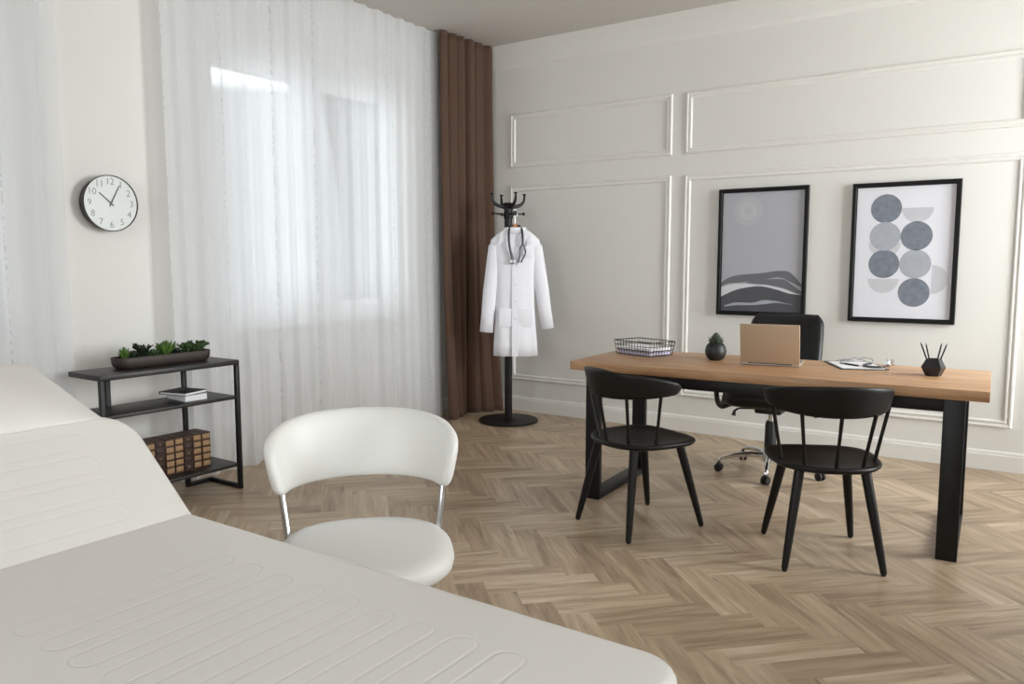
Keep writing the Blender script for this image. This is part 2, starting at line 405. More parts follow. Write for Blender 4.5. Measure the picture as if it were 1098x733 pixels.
def wall_with_openings(name, x_in, x_out, y0, y1, ops, mat):
    """wall in the plane x=const with rectangular openings (ya, yb, za, zb)"""
    b = MB(); ops = sorted(ops); xm, t = (x_in+x_out)/2, abs(x_out-x_in); y = y0
    for ya, yb, za, zb in ops:
        if ya > y: b.box((xm, (y+ya)/2, ZC/2), (t, ya-y, ZC))
        b.box((xm, (ya+yb)/2, za/2), (t, yb-ya, za)); b.box((xm, (ya+yb)/2, (zb+ZC)/2), (t, yb-ya, ZC-zb)); y = yb
    if y1 > y: b.box((xm, (y+y1)/2, ZC/2), (t, y1-y, ZC))
    return tag(b.build(name, mat, smooth=False), kind='structure')
WIN = [(-2.70, -0.95, 0.90, 2.66), (-5.6, -3.9, 0.90, 2.66)]
wall_with_openings('wall_left', XW, XW-0.3, YF, 0.2, WIN, M['wallwin'])
RWIN = [(-5.6, -3.6, 0.9, 2.85), (-1.9, -0.3, 0.6, 2.85)]
wall_with_openings('wall_right', XR, XR+0.3, YF, 0.2, RWIN, M['wallwin'])
def wall_front():
    b = MB(); xa, xb, za, zb = FILL_WIN
    for x0, x1, z0, z1 in ((XW-0.3, xa, 0, ZC), (xb, XR+0.3, 0, ZC), (xa, xb, 0, za), (xa, xb, zb, ZC)): b.box(((x0+x1)/2, YF-0.15, (z0+z1)/2), (x1-x0, 0.3, z1-z0))
    tag(b.build('wall_front', M['wallwin'], smooth=False), kind='structure')
FILL_WIN = (-3.0, 0.6, 0.9, 2.85)  # unseen opening behind the camera, added to let in fill light
wall_front()

def window(idx, x, sgn, ya, yb, za, zb):
    """frame, two sashes of one pane each, glass, inner sill; sgn = +1 when the room lies on +x"""
    root = empty('window_%d' % idx, (x-sgn*0.16, (ya+yb)/2, za)); tag(root, kind='structure')
    W, H = yb-ya, zb-za
    f = MB()
    for y in (-W/2+0.03, W/2-0.03): f.box((0, y, H/2), (0.08, 0.06, H), bevel=0.004)
    for z in (0.03, H-0.03): f.box((0, 0, z), (0.078, W-0.1, 0.06), bevel=0.004)
    f.box((0, 0, H/2), (0.079, 0.09, H-0.1), bevel=0.004)
    f.build('window_frame', M['upvc'], root)
    for c in (-W/4, W/4):
        s_ = MB(); w2 = W/2-0.105
        for y in (-w2/2+0.03, w2/2-0.03): s_.box((sgn*0.02, c+y, H/2), (0.06, 0.06, H-0.12), bevel=0.005)
        for z in (0.09, H-0.09): s_.box((sgn*0.02, c, z), (0.058, w2-0.1, 0.06), bevel=0.005)
        so = s_.build('sash', M['upvc'], root)
        g = MB(); g.box((sgn*0.02, c, H/2), (0.006, w2-0.1, H-0.22)); g.build('glass_pane', M['glass'], so)
    s_ = MB(); s_.box((sgn*0.11, 0, -0.012), (0.26, W+0.1, 0.025), bevel=0.006); s_.build('sill', M['upvc'], root)
for i, (ya, yb, za, zb) in enumerate(WIN): window(i+1, XW, 1, ya, yb, za, zb)
for i, (ya, yb, za, zb) in enumerate(RWIN): window(i+3, XR, -1, ya, yb, za, zb)

def window_front():  # made-up window behind the camera, there for the fill light
    xa, xb, za, zb = FILL_WIN; W, H = xb-xa, zb-za
    root = empty('window_5', ((xa+xb)/2, YF-0.16, za)); tag(root, kind='structure')
    f = MB()
    for x in (-W/2+0.03, -W/6, W/6, W/2-0.03): f.box((x, 0, H/2), (0.07, 0.08, H), bevel=0.004)
    for z in (0.03, H-0.03): f.box((0, 0, z), (W-0.1, 0.078, 0.06), bevel=0.004)
    f.build('window_frame', M['upvc'], root)
    for x in (-W/3, 0, W/3):
        g = MB(); g.box((x, 0, H/2), (W/3-0.07, 0.006, H-0.12)); g.build('glass_pane', M['glass'], root)
window_front()

def base_board(name, p0, p1, nrm):
    """skirting with a stepped top, swept from p0 to p1, thickness along nrm"""
    p0, p1, nrm = Vector(p0), Vector(p1), Vector(nrm)
    prof = [(0, 0), (0.018, 0), (0.018, 0.098), (0.014, 0.104), (0.014, 0.113), (0.008, 0.122), (0, 0.124)]
    b = MB(); b.loft([[p + nrm*d + Vector((0, 0, z)) for d, z in prof] for p in (p0, p1)])
    return tag(b.build(name, M['trim'], ang=20), kind='structure')
base_board('baseboard_back', (XW, 0, 0), (XR, 0, 0), (0, -1, 0))
base_board('baseboard_left', (XW, YF, 0), (XW, 0, 0), (1, 0, 0))
base_board('baseboard_right', (XR, YF, 0), (XR, 0, 0), (-1, 0, 0))

TRIM_N = [0]
def panel_moulding(x0, x1, z0, z1):
    """one mitred rectangle of two-ridged picture moulding on the panelled wall"""
    TRIM_N[0] += 1
    prof = [(0, 0), (0.002, 0.009), (0.008, 0.015), (0.016, 0.015), (0.02, 0.008), (0.03, 0.007), (0.034, 0.012), (0.042, 0.011), (0.047, 0.006), (0.05, 0)]
    rings = []
    for cx, cz, sx, sz in ((x0, z0, 1, 1), (x1, z0, -1, 1), (x1, z1, -1, -1), (x0, z1, 1, -1)):
        rings.append([(cx+sx*d, -h, cz+sz*d) for d, h in prof])
    b = MB(); b.loft(rings, loop=True, closed_ring=False)
    return tag(b.build('trim_%d' % TRIM_N[0], M['trim'], ang=25), kind='structure')
for x0, x1 in ((-3.876, -2.388), (-2.281, -0.103), (0.004, 1.49)):
    panel_moulding(x0, x1, 0.272, 1.966); panel_moulding(x0, x1, 2.118, 2.574)

# plain plaster cornice along the panelled wall
prof = [(0, ZC), (0.05, ZC), (0.05, ZC-0.02), (0.035, ZC-0.1), (0.022, ZC-0.17), (0.018, ZC-0.19), (0.0, ZC-0.2)]
b = MB(); b.loft([[(x, -d, z) for d, z in prof] for x in (XW, XR)]); tag(b.build('trim_7', M['wall'], ang=60), kind='structure')

# ------------------------------------------------------------------ curtains
def cloth(name, y0, y1, x, amp, wave, mat, z0, z1, flare=0.0, seed=1, spread=0.0, nz=40, xfn=None):
    rnd = random.Random(seed); n = int((y1-y0)/0.008)
    ph = [rnd.uniform(0, 6.3) for _ in range(8)]
    def fold(y, t):     # t=1 at the top
        k = 2*PI/wave
        a = math.sin(k*y+ph[0]+0.8*math.sin(2.1*y*3+ph[1])) + 0.45*math.sin(k*0.53*y+ph[2]) + 0.25*math.sin(k*2.3*y+ph[3])
        a += 0.35*(1-t)*math.sin(k*0.31*y+ph[4]+1.4*t)
        return a/1.7
    bm = bmesh.new(); uvl = bm.loops.layers.uv.new('UVMap'); V = []
    for i in range(n+1):
        row = []; y = y0+(y1-y0)*i/n
        for j in range(nz+1):
            t = j/nz; z = z0+(z1-z0)*t; a = amp*(0.75+0.45*(1-t))*fold(y, t)
            yy = y + 0.25*amp*math.sin(2*PI/wave*y*1.0+ph[5]+1.3)*(1.0) + spread*(1-t)**2*(i/n-0.5)
            xx = x + a + flare*(1-t)**3
            if xfn: xx, yy = xfn(xx, yy, i/n, t)
            row.append(bm.verts.new((xx, yy, z)))
        V.append(row)
    arc = [0.0]
    for i in range(n): arc.append(arc[-1]+(V[i+1][nz].co-V[i][nz].co).length)
    for i in range(n):
        for j in range(nz):
            f = bm.faces.new((V[i][j], V[i+1][j], V[i+1][j+1], V[i][j+1])); f.smooth = True
            for lp, (ii, jj) in zip(f.loops, ((i, j), (i+1, j), (i+1, j+1), (i, j+1))): lp[uvl].uv = (arc[ii], z0+(z1-z0)*jj/nz)
    me = bpy.data.meshes.new(name); bm.to_mesh(me); bm.free(); me.materials.append(mat)
    o = bpy.data.objects.new(name, me); COL.objects.link(o); return o
o = cloth('sheer_curtain', -3.07, -0.64, CURT, 0.030, 0.135, M['sheer'], 0.012, ZC-0.005, seed=4, flare=0.02)
tag(o, 'floor-length white sheer curtain over the window beside the brown drape', 'curtain', 'white sheer curtains')
o = cloth('sheer_curtain', -6.6, -3.64, CURT, 0.034, 0.17, M['sheer'], 0.012, ZC-0.005, seed=9)
tag(o, 'white sheer curtain left of the round wall clock', 'curtain', 'white sheer curtains')
def drape_x(xx, yy, u, t):
    # pulled aside in the corner; the hem spreads out over the floor
    s = (1-t)**2.5
    return xx + 0.05*s*(0.6+math.sin(u*9+0.6)) + 0.03*u + 0.10*s*u**3, yy - 0.04*s*u**4
o = cloth('drape', -0.705, -0.06, CURT+0.085, 0.040, 0.112, M['drape'], 0.008, ZC-0.006, seed=21, xfn=drape_x, nz=60)
tag(o, 'heavy brown floor-length drape gathered in the room corner', 'curtain')
sm = o.modifiers.new('cloth_thickness', 'SOLIDIFY'); sm.thickness = 0.004

# ------------------------------------------------------------------ wall clock
def text_mesh(body, size):
    cu = bpy.data.curves.new('t', 'FONT'); cu.body = body; cu.size = size; cu.align_x = 'CENTER'; cu.align_y = 'CENTER'; cu.extrude = 0.0004; cu.resolution_u = 3; cu.offset = -0.0006
    ob = bpy.data.objects.new('t', cu); COL.objects.link(ob)
    bpy.context.view_layer.update()
    dg = bpy.context.evaluated_depsgraph_get(); me = bpy.data.meshes.new_from_object(ob.evaluated_get(dg))
    bpy.data.objects.remove(ob); bpy.data.curves.remove(cu); return me
# clock-local: x right, y up, z out of the wall
ck = empty('wall_clock', (XW, -3.373, 1.623)); ck.rotation_euler = (R(90), 0, R(90))
tag(ck, 'round white wall clock with a deep black rim beside the sheer curtain', 'clock')
b = MB(); b.lathe([(0.001, 0), (0.128, 0), (0.138, 0.008), (0.1485, 0.060), (0.1515, 0.070), (0.1515, 0.075), (0.1480, 0.0765), (0.147, 0.069), (0.001, 0.069)], seg=64); b.build('case', M['black_plastic'], ck)
b = MB(); b.lathe([(0.001, 0.0692), (0.1468, 0.0692), (0.1468, 0.0702), (0.001, 0.0704)], seg=64); b.build('dial', M['clock_face'], ck)
for h in range(1, 13):
    a = R(90-30*h); st = str(h)
    for q, ch in enumerate(st):
        me = text_mesh(ch, 0.050); me.name = 'numeral'; me.materials.clear(); me.materials.append(M['clock_ink'])
        t = bpy.data.objects.new('numeral', me); COL.objects.link(t); t.parent = ck
        dx = 0 if len(st) == 1 else (-0.0125, 0.0125)[q]
        t.location = (0.116*math.cos(a)+dx, 0.116*math.sin(a), 0.0708)
def hand(name, ang, ln, w, z):
    a = R(90-ang); b = MB(); d = Vector((math.cos(a), math.sin(a), 0)); q = Vector((-d.y, d.x, 0))
    b.loft([[p + q*s*w/2*k + Vector((0, 0, dz)) for s, dz in ((-1, 0), (1, 0), (1, 0.001), (-1, 0.001))] for p, k in ((-d*0.018, 1), (d*0.01, 1), (d*ln, 0.7))])
    b.mi = 0
    if name == 'minute_hand': b.lathe([(0.001, 0), (0.005, 0), (0.005, 0.002), (0.001, 0.0022)], seg=20)
    b.xform(Matrix.Translation((0, 0, z))); b.build(name, M['clock_hand'], ck)
hand('hour_hand', 311, 0.084, 0.0075, 0.0715); hand('minute_hand', 27, 0.110, 0.0062, 0.0735)

# ------------------------------------------------------------------ console shelf
SX0, SX1, SY0, SY1, ST = -4.075, -3.772, -3.715, -2.915, 0.751
sh = empty('console_shelf', ((SX0+SX1)/2, (SY0+SY1)/2, 0))
tag(sh, 'narrow black three-tier console shelf against the window wall', 'shelf')
def L_(x, y, z): return (x-(SX0+SX1)/2, y-(SY0+SY1)/2, z)
cx, cy = (SX0+SX1)/2, (SY0+SY1)/2
b = MB(); b.box((0, 0, ST-0.0135), (SX1-SX0, SY1-SY0, 0.027), bevel=0.003); b.build('tabletop', M['dark_board'], sh)
for z in (0.545, 0.152):
    b = MB(); b.box((0, 0, z-0.009), (SX1-SX0-0.012, SY1-SY0-0.03, 0.018), bevel=0.002); b.build('shelf_board', M['dark_board'], sh)
IN = 0.165; LW = 0.024
for (x, y) in ((SX1-LW/2, SY1-LW/2), (SX1-LW/2, SY0+LW/2), (SX0+LW/2, SY1-IN), (SX0+LW/2, SY0+0.19)):
    b = MB(); b.box(L_(x, y, (ST-0.027)/2), (LW, LW, ST-0.027), bevel=0.002); b.build('leg', M['black_metal'], sh)
for e, s in ((SY1, -1), (SY0, 1)):
    b = MB(); b.box(L_((SX0+SX1)/2, e+s*LW/2, LW/2), (SX1-SX0-LW*1.0, LW*0.98, LW), bevel=0.002)
    b.build('side_rail', M['black_metal'], sh)
    b = MB(); b.box(L_(SX0+LW/2, e+s*(IN/2), LW/2), (LW*0.98, IN-LW*1.0, LW*0.96), bevel=0.002); b.build('rear_rail', M['black_metal'], sh)

# planter with succulents
pl = empty('succulent_planter', (-3.945, -3.275, ST), 0)
tag(pl, 'long dark wooden trough of green succulents on top of the console shelf', 'planter')
b = MB()
def trough_ring(w, l, z, n=8):
    pts = []; r = min(w/2-0.001, 0.05)
    for px_, py_, a0 in ((w/2-r, l/2-r, 0), (-w/2+r, l/2-r, 90), (-w/2+r, -l/2+r, 180), (w/2-r, -l/2+r, 270)):
        for k in range(n+1): a = R(a0+90*k/n); pts.append((px_+r*math.cos(a), py_+r*math.sin(a), z))
    return pts
b.loft([trough_ring(0.10, 0.50, 0.0), trough_ring(0.116, 0.524, 0.008), trough_ring(0.126, 0.54, 0.024), trough_ring(0.130, 0.548, 0.058), trough_ring(0.126, 0.544, 0.061), trough_ring(0.116, 0.532, 0.058), trough_ring(0.112, 0.528, 0.044)])
b.build('trough', M['trough'], pl, ang=50)
b = MB(); b.loft([trough_ring(0.113, 0.529, 0.0445), trough_ring(0.1, 0.51, 0.047), trough_ring(0.05, 0.4, 0.048)]); b.build('soil', M['soil'], pl)
def leaf(b, base, direc, ln, w, th, curl=0.3, up=Vector((0, 0, 1))):
    d = Vector(direc).normalized(); side = d.cross(up)
    if side.length < 1e-3: side = Vector((1, 0, 0))
    side.normalize(); nrm = side.cross(d)
    rings = []
    for i, (t, k) in enumerate(((0, 0.45), (0.3, 0.9), (0.6, 1.0), (0.85, 0.6), (1.0, 0.06))):
        c = Vector(base) + d*ln*t + nrm*curl*ln*t*t
        rings.append([c + side*w/2*k*math.cos(a) + nrm*th/2*k*math.sin(a) for a in [2*PI*q/6 for q in range(6)]])
    b.loft(rings)
def rosette(rad, layers, per, ln, w, th, seed, up0=10, up1=80):
    b = MB(); rnd = random.Random(seed)
    for l in range(layers):
        el = R(up0+(up1-up0)*l/max(1, layers-1))
        for k in range(per):
            az = 2*PI*(k+0.5*(l % 2))/per + rnd.uniform(-.15, .15)
            s = 1-0.45*l/layers
            leaf(b, (0.2*rad*math.cos(az), 0.2*rad*math.sin(az), 0.004*l), (math.cos(az)*math.cos(el), math.sin(az)*math.cos(el), math.sin(el)), ln*s*rnd.uniform(.85, 1.1), w*s, th, 0.2)
    return b
def sprig(seed, n, h, spread, lw, ll):
    b = MB(); rnd = random.Random(seed)
    for k in range(n):
        az = rnd.uniform(0, 2*PI); r = spread*rnd.random(); top = Vector((r*math.cos(az), r*math.sin(az)*1.6, h*rnd.uniform(.6, 1)))
        pts = catmull([(0.3*top.x, 0.3*top.y, 0), top*0.6+Vector((0, 0, 0.004)), top], 5)
        b.tube(pts, 0.0022, 6)
        for p in pts[2:]:
            for q in range(4):
                a = rnd.uniform(0, 2*PI); leaf(b, p, (math.cos(a), math.sin(a), rnd.uniform(.3, 1.0)), ll*rnd.uniform(.8, 1.2), lw, lw*0.5, 0.2)
    return b
def plant(bm_, mat, y, x=0.0, z=0.048):
    return bm_.build('succulent', mat, pl, loc=(x, y, z), ang=60)
plant(rosette(0.02, 5, 6, 0.06, 0.017, 0.008, 1, 35, 86), M['green_bright'], -0.215).scale = (0.8, 0.8, 1.15)
plant(rosette(0.03, 4, 8, 0.045, 0.020, 0.009, 2, 8, 75), M['green_dark'], -0.165)
plant(sprig(3, 7, 0.07, 0.04, 0.010, 0.02), M['green_dark'], -0.105)
plant(rosette(0.03, 4, 8, 0.045, 0.016, 0.008, 4, 10, 70), M['green'], -0.055)
plant(rosette(0.03, 6, 8, 0.085, 0.026, 0.009, 5, 38, 86), M['green_bright'], 0.018)
plant(rosette(0.03, 4, 8, 0.04, 0.018, 0.009, 6, 12, 75), M['green_dark'], 0.085)
plant(sprig(7, 9, 0.045, 0.045, 0.013, 0.02), M['green'], 0.145)
plant(sprig(8, 10, 0.058, 0.045, 0.015, 0.02), M['green'], 0.205)

# books on the middle shelf
def flat_book(name, loc, rz, w, l, h, cover, pages):
    root = empty(name, loc, rz)
    b = MB(); b.box((0, 0, 0.0012), (w, l, 0.0024), bevel=0.0008); b.box((0, 0, h-0.0012), (w, l, 0.0024), bevel=0.0008); b.box((-w/2+0.0012, 0, h/2), (0.0024, l, h-0.001), bevel=0.0006)
    b.build('cover', cover, root)
    b = MB(); b.box((0.001, 0, h/2), (w-0.008, l-0.008, h-0.005)); b.build('page_block', pages, root)
    return root
o = flat_book('book', (-3.925, -3.15, 0.545), R(-4), 0.19, 0.135, 0.034, M['grey_cover'], M['paper']); tag(o, 'thick white book lying flat under the black notebook on the middle shelf', 'book')
o = flat_book('notebook', (-3.925, -3.175, 0.580), R(14), 0.185, 0.165, 0.016, M['black_cloth'], M['paper']); tag(o, 'black hardcover notebook lying on top of the white book', 'book')

# row of antique books on the bottom shelf
def antique(name, spine_mat, dark):
    T, D, H = 0.052, 0.135, 0.198
    root = empty(name, (0, 0, 0))
    b = MB(); b.mi = 0
    for y in (-T/2+0.002, T/2-0.002): b.box((-D/2, y, H/2), (D, 0.004, H), bevel=0.001)
    b.box((-0.004, 0, H/2), (0.008, T-0.004, H), bevel=0.002)
    b.box((-D/2, 0, H-0.0015), (D-0.004, T-0.006, 0.003))
    # spine compartments between the raised bands
    b.mi = 1
    for i in range(5):
        zc = 0.022+0.0385*i
        b.box((0.0005, 0, zc), (0.006, T-0.009, 0.027), bevel=0.0015)
    b.mi = 0
    for i in range(6): b.box((0.002, 0, 0.003+0.0385*i), (0.0075, T-0.002, 0.0045), bevel=0.0012)
    if dark:
        b.mi = 2
        for i in (0, 2, 4):
            zc = 0.022+0.0385*i
            b.lathe([(0.001, 0), (0.0075, 0), (0.0075, 0.0012), (0.0045, 0.0014), (0.001, 0.0006)], c=(0.0035, 0, zc), seg=14, M=Matrix.Rotation(R(90), 4, 'Y'))
    b.build('cover', [M['brown_leather'], spine_mat, M['old_pages']], root)
    b = MB(); b.box((-D/2-0.003, 0, H/2-0.001), (D-0.014, T-0.009, H-0.006)); b.build('page_block', M['old_pages'], root)
    return root
ta = antique('antique_book', M['tan_leather'], False); da = antique('antique_book', M['dark_leather'], True)
first = {'t': True, 'd': True}
ords = ['rightmost', 'second', 'third', 'fourth', 'fifth', 'sixth', 'seventh', 'eighth', 'ninth']
for i in range(9):
    kind = 'd' if i % 3 == 2 else 't'
    src = da if kind == 'd' else ta
    o = src if first[kind] else copy_tree(src); first[kind] = False
    o.location = (-3.868-0.0015*(i % 2), -3.083-0.0555*i, 0.152)
    desc = 'dark-spined antique book with round emblems' if kind == 'd' else 'antique book with tan spine panels'
    lab = ('%s, right end of the row on the bottom shelf' % desc) if i == 0 else ('%s, %s from the right on the bottom shelf' % (desc, ords[i]))
    tag(o, lab, 'book', 'antique books on the bottom shelf')

# ------------------------------------------------------------------ coat rack
RK = Vector((-3.588, -0.46, 0)); RZ = math.atan2(0.564, 0.825)     # local x runs across the view of the coat
rk = empty('coat_rack', RK, RZ); tag(rk, 'black metal coat rack with curved hooks and a round base in the corner', 'coat rack')
b = MB(); b.lathe([(0.001, 0), (0.24, 0), (0.245, 0.004), (0.245, 0.014), (0.238, 0.02), (0.06, 0.022), (0.045, 0.028), (0.001, 0.028)], seg=56); b.build('base', M['black_metal'], rk)
b = MB(); b.lathe([(0.001, 0.022), (0.031, 0.022), (0.031, 1.66), (0.001, 1.66)], seg=24); b.build('pole', M['black_metal'], rk)
b = MB(); b.lathe([(0.001, 1.655), (0.034, 1.655), (0.040, 1.675), (0.034, 1.71), (0.036, 1.745), (0.044, 1.77), (0.036, 1.782), (0.001, 1.785)], seg=28); b.build('hub', M['black_metal'], rk)
a0 = math.atan2(-0.06, -0.135)
for k in range(4):
    a = a0+k*PI/2; d = Vector((math.cos(a), math.sin(a), 0))
    pts = bez(d*0.035+Vector((0, 0, 1.75)), d*0.085+Vector((0, 0, 1.755)), d*0.150+Vector((0, 0, 1.765)), d*0.142+Vector((0, 0, 1.845)), 12)
    b = MB(); b.tube(pts, [0.018-0.010*i/12 for i in range(13)], 10)
    b.lathe([(0.001, 0), (0.008, 0), (0.014, 0.005), (0.015, 0.011), (0.010, 0.015), (0.001, 0.016)], c=pts[-1]+Vector((0, 0, -0.002)), seg=16); b.build('hook', M['black_metal'], rk)
    b = MB(); p1 = d*0.128+Vector((0, 0, 1.697)); b.tube([d*0.035+Vector((0, 0, 1.69)), d*0.07+Vector((0, 0, 1.692)), p1], 0.0075, 10)
    b.tube([p1-d*0.004, p1+d*0.004, p1+d*0.012, p1+d*0.014], [0.007, 0.014, 0.013, 0.004], 12); b.build('peg', M['black_metal'], rk)

# hanger, lab coat, stethoscope: a frame hanging from the near-right peg, x across, -y to the room
HX, HY = 0.054, -0.118
hg = empty('coat_hanger', RK+Vector((0, 0, 1.60)), RZ); tag(hg, 'pale wooden coat hanger inside the white lab coat', 'hanger')
b = MB(); pts = []
for i in range(21):
    t = i/20; x = (t-0.5)*0.31; pts.append((HX+x, HY+0.012*abs(x)/0.18, 0.0-0.100*(abs(x)/0.155)**0.9))
b.loft([[Vector(p)+Vector((0, math.cos(2*PI*k/10)*0.007, math.sin(2*PI*k/10)*(0.017-0.006*abs(i-10)/10))) for k in range(10)] for i, p in enumerate(pts)])
b.build('shoulder_bar', M['hanger_wood'], hg, ang=60)
b = MB(); b.tube([(HX-0.14, HY+0.01, -0.09), (HX, HY, -0.10), (HX+0.14, HY+0.01, -0.09)], 0.005, 8); b.build('trouser_bar', M['hanger_wood'], hg)
b = MB(); hk = [(HX, HY, 0.005), (HX, HY, 0.045)]
for i in range(13):
    a = R(-80+20*i*1.0); hk.append((HX-0.004+0.026*math.cos(a)*0.8, HY, 0.0845+0.0275*math.sin(a)))
b.tube(hk, 0.0022, 8); b.build('hook', M['steel'], hg)

ct = empty('lab_coat', RK+Vector((0, 0, 0)), RZ); tag(ct, 'white long-sleeved lab coat hanging on the black coat rack', 'coat')
def oval(cx, z, rx, ry, cy=HY, n=36, k=2.4, front=0.0, wob=0.0, ph=0.0):
    out = []
    for i in range(n):
        a = 2*PI*i/n; c, s = math.cos(a), math.sin(a)
        x = cx + rx*math.copysign(abs(c)**(2/k), c); y = cy + ry*math.copysign(abs(s)**(2/k), s)
        y += wob*math.sin(7*a+ph)
        out.append((x, y, z))
    return out
b = MB()
secs = [(0.562, .058, .176, .082, .006), (0.66, .057, .172, .078, .006), (0.80, .055, .162, .072, .005), (0.95, .054, .152, .066, .004), (1.08, .054, .150, .066, .003), (1.20, .054, .155, .07, .002), (1.30, .054, .164, .074, .001), (1.40, .054, .178, .07, 0), (1.45, .054, .196, .062, 0), (1.482, .054, .190, .052, 0), (1.512, .054, .158, .046, 0), (1.54, .054, .124, .043, 0), (1.568, .054, .088, .042, 0)]
rings = []
for z, cx_, rx, ry, wb in secs: rings.append(oval(cx_, z, rx, ry, HY+0.0, wob=wb, ph=z*2))
b.loft(rings, caps=False)
# front opening edge (placket)
b.loft([[(0.052+0.03*t0+dx, HY-ry-0.006+dy, z) for dx, dy in ((-0.022, 0.004), (0.022, 0.004), (0.022, -0.001), (-0.022, -0.001))] for z, ry, t0 in ((0.565, .088, 0), (0.66, .082, 0), (0.80, .077, 0), (0.95, .071, 0), (1.08, .069, 0), (1.20, .072, 0), (1.275, .074, 0))])
bo = b.build('coat_body', M['coat'], ct, ang=60); sm = bo.modifiers.new('cloth_thickness', 'SOLIDIFY'); sm.thickness = 0.003; sm.offset = 1
for sgn, top, mid, cuff, r0, r1 in ((-1, (-0.10, 1.425), (-0.145, 1.08), (-0.176, 0.752), 0.056, 0.050), (1, (0.212, 1.425), (0.268, 1.09), (0.315, 0.780), 0.055, 0.046)):
    b = MB(); rr = []
    path = [(top[0]-sgn*0.02, 1.475), top, ((top[0]*.55+mid[0]*.45), top[1]*.55+mid[1]*.45), mid, ((mid[0]+cuff[0])/2, (mid[1]+cuff[1])/2), cuff]
    radii = [0.03, r0, r0*0.98, r0*0.95, r1*1.02, r1]
    for i, ((x, z), r) in enumerate(zip(path, radii)):
        A = path[min(i+1, 5)]; B = path[max(i-1, 0)]; t = Vector((A[0]-B[0], 0, A[1]-B[1])).normalized(); q = Vector((-t.z, 0, t.x))
        rr.append([Vector((x, HY-0.004*i, z)) + q*r*math.cos(2*PI*k/20) + Vector((0, 1, 0))*r*0.72*math.sin(2*PI*k/20)*(1+0.10*math.sin(3*i+2*k*0.6)) for k in range(20)])
    b.loft(rr, caps=False); so = b.build('sleeve', M['coat'], ct, ang=70); sm = so.modifiers.new('cloth_thickness', 'SOLIDIFY'); sm.thickness = 0.003; sm.offset = 1
# collar: stand at the back, two notched lapels in front
b = MB()
b.loft([oval(.054, 1.535, .086, .050), oval(.054, 1.578, .078, .046), oval(.054, 1.58, .086, .054), oval(.054, 1.53, .105, .06)], caps=False)
co = b.build('collar', M['coat'], ct, ang=60); sm = co.modifiers.new('cloth_thickness', 'SOLIDIFY'); sm.thickness = 0.002
for sgn in (-1, 1):
    b = MB(); o2 = [(0.054+sgn*0.072, 1.575), (0.054+sgn*0.118, 1.53), (0.054+sgn*0.132, 1.445), (0.054+sgn*0.090, 1.462), (0.054+sgn*0.09, 1.44), (0.056+sgn*0.012, 1.272), (0.056+sgn*0.018, 1.36), (0.054+sgn*0.05, 1.50)]
    def yy(x, z): return HY-0.082+0.05*max(0, (z-1.44)/0.13)+0.15*abs(x-0.054)**1.5
    b.loft([[(x, yy(x, z)-e, z) for x, z in o2] for e in (0.0, 0.006)]); b.build('lapel', M['coat'], ct, smooth=False)
    b = MB(); x0 = 0.054+sgn*0.075; b.box((x0, HY-0.0752, 0.87), (0.105, 0.004, 0.145), bevel=0.0015); b.build('pocket', M['coat'], ct)
b = MB(); b.box((0.054+0.098, HY-0.071, 1.385), (0.075, 0.006, 0.085), rot=Euler((R(6), 0, R(12))), bevel=0.002); b.build('chest_pocket', M['coat'], ct)
for z in (0.86, 1.0, 1.13, 1.245):
    b = MB(); b.cyl((0.054, HY-0.072-0.012*(1.05-z if z < 1.05 else 0)*2, z), (0.054, HY-0.081-0.012*(1.05-z if z < 1.05 else 0)*2, z), 0.008, seg=14); b.build('button', M['button'], ct)
b = MB(); b.tube([(0.04, HY-0.02, 0.60), (0.042, HY-0.03, 0.52), (0.046, HY-0.03, 0.425)], 0.006, 6); b.build('belt_end', M['coat'], ct)

stt = empty('stethoscope', RK+Vector((0, 0, 0)), RZ); tag(stt, 'black stethoscope draped around the collar of the hanging lab coat', 'stethoscope')
b = MB(); F = HY-0.098
b.tube(catmull([(0.03, F-0.006, 1.335), (0.012, F-0.006, 1.41), (0.004, F+0.004, 1.49), (0.006, HY-0.055, 1.56), (0.025, HY-0.02, 1.592), (0.054, HY+0.028, 1.598), (0.088, HY-0.012, 1.592), (0.106, HY-0.055, 1.56), (0.112, F+0.006, 1.49), (0.110, F-0.004, 1.445)], 6), 0.0085, 8)
b.build('tubing', M['rubber_grey'], stt)
for sgn in (-1, 1):
    b = MB(); b.tube(catmull([(0.110, F-0.004, 1.447), (0.110+sgn*0.016, F-0.006, 1.42), (0.110+sgn*0.022, F-0.008, 1.375), (0.110+sgn*0.012-0.02, F-0.01, 1.315)], 5), 0.0055, 8)
    b.build('ear_tube', M['rubber_grey'], stt)
    b = MB(); b.lathe([(0.001, 0), (0.006, 0.002), (0.006, 0.012), (0.001, 0.014)], c=(0.110+sgn*0.012-0.02, F-0.01, 1.303), seg=10); b.build('ear_tip', M['black_rubber'], stt)
b = MB(); b.lathe([(0.001, 0), (0.02, 0), (0.023, 0.004), (0.021, 0.010), (0.009, 0.014), (0.008, 0.024), (0.016, 0.028), (0.001, 0.03)], c=(0.032, F+0.004, 1.312), seg=20, M=Matrix.Rotation(R(90), 4, 'X')); b.build('chest_piece', M['steel'], stt)

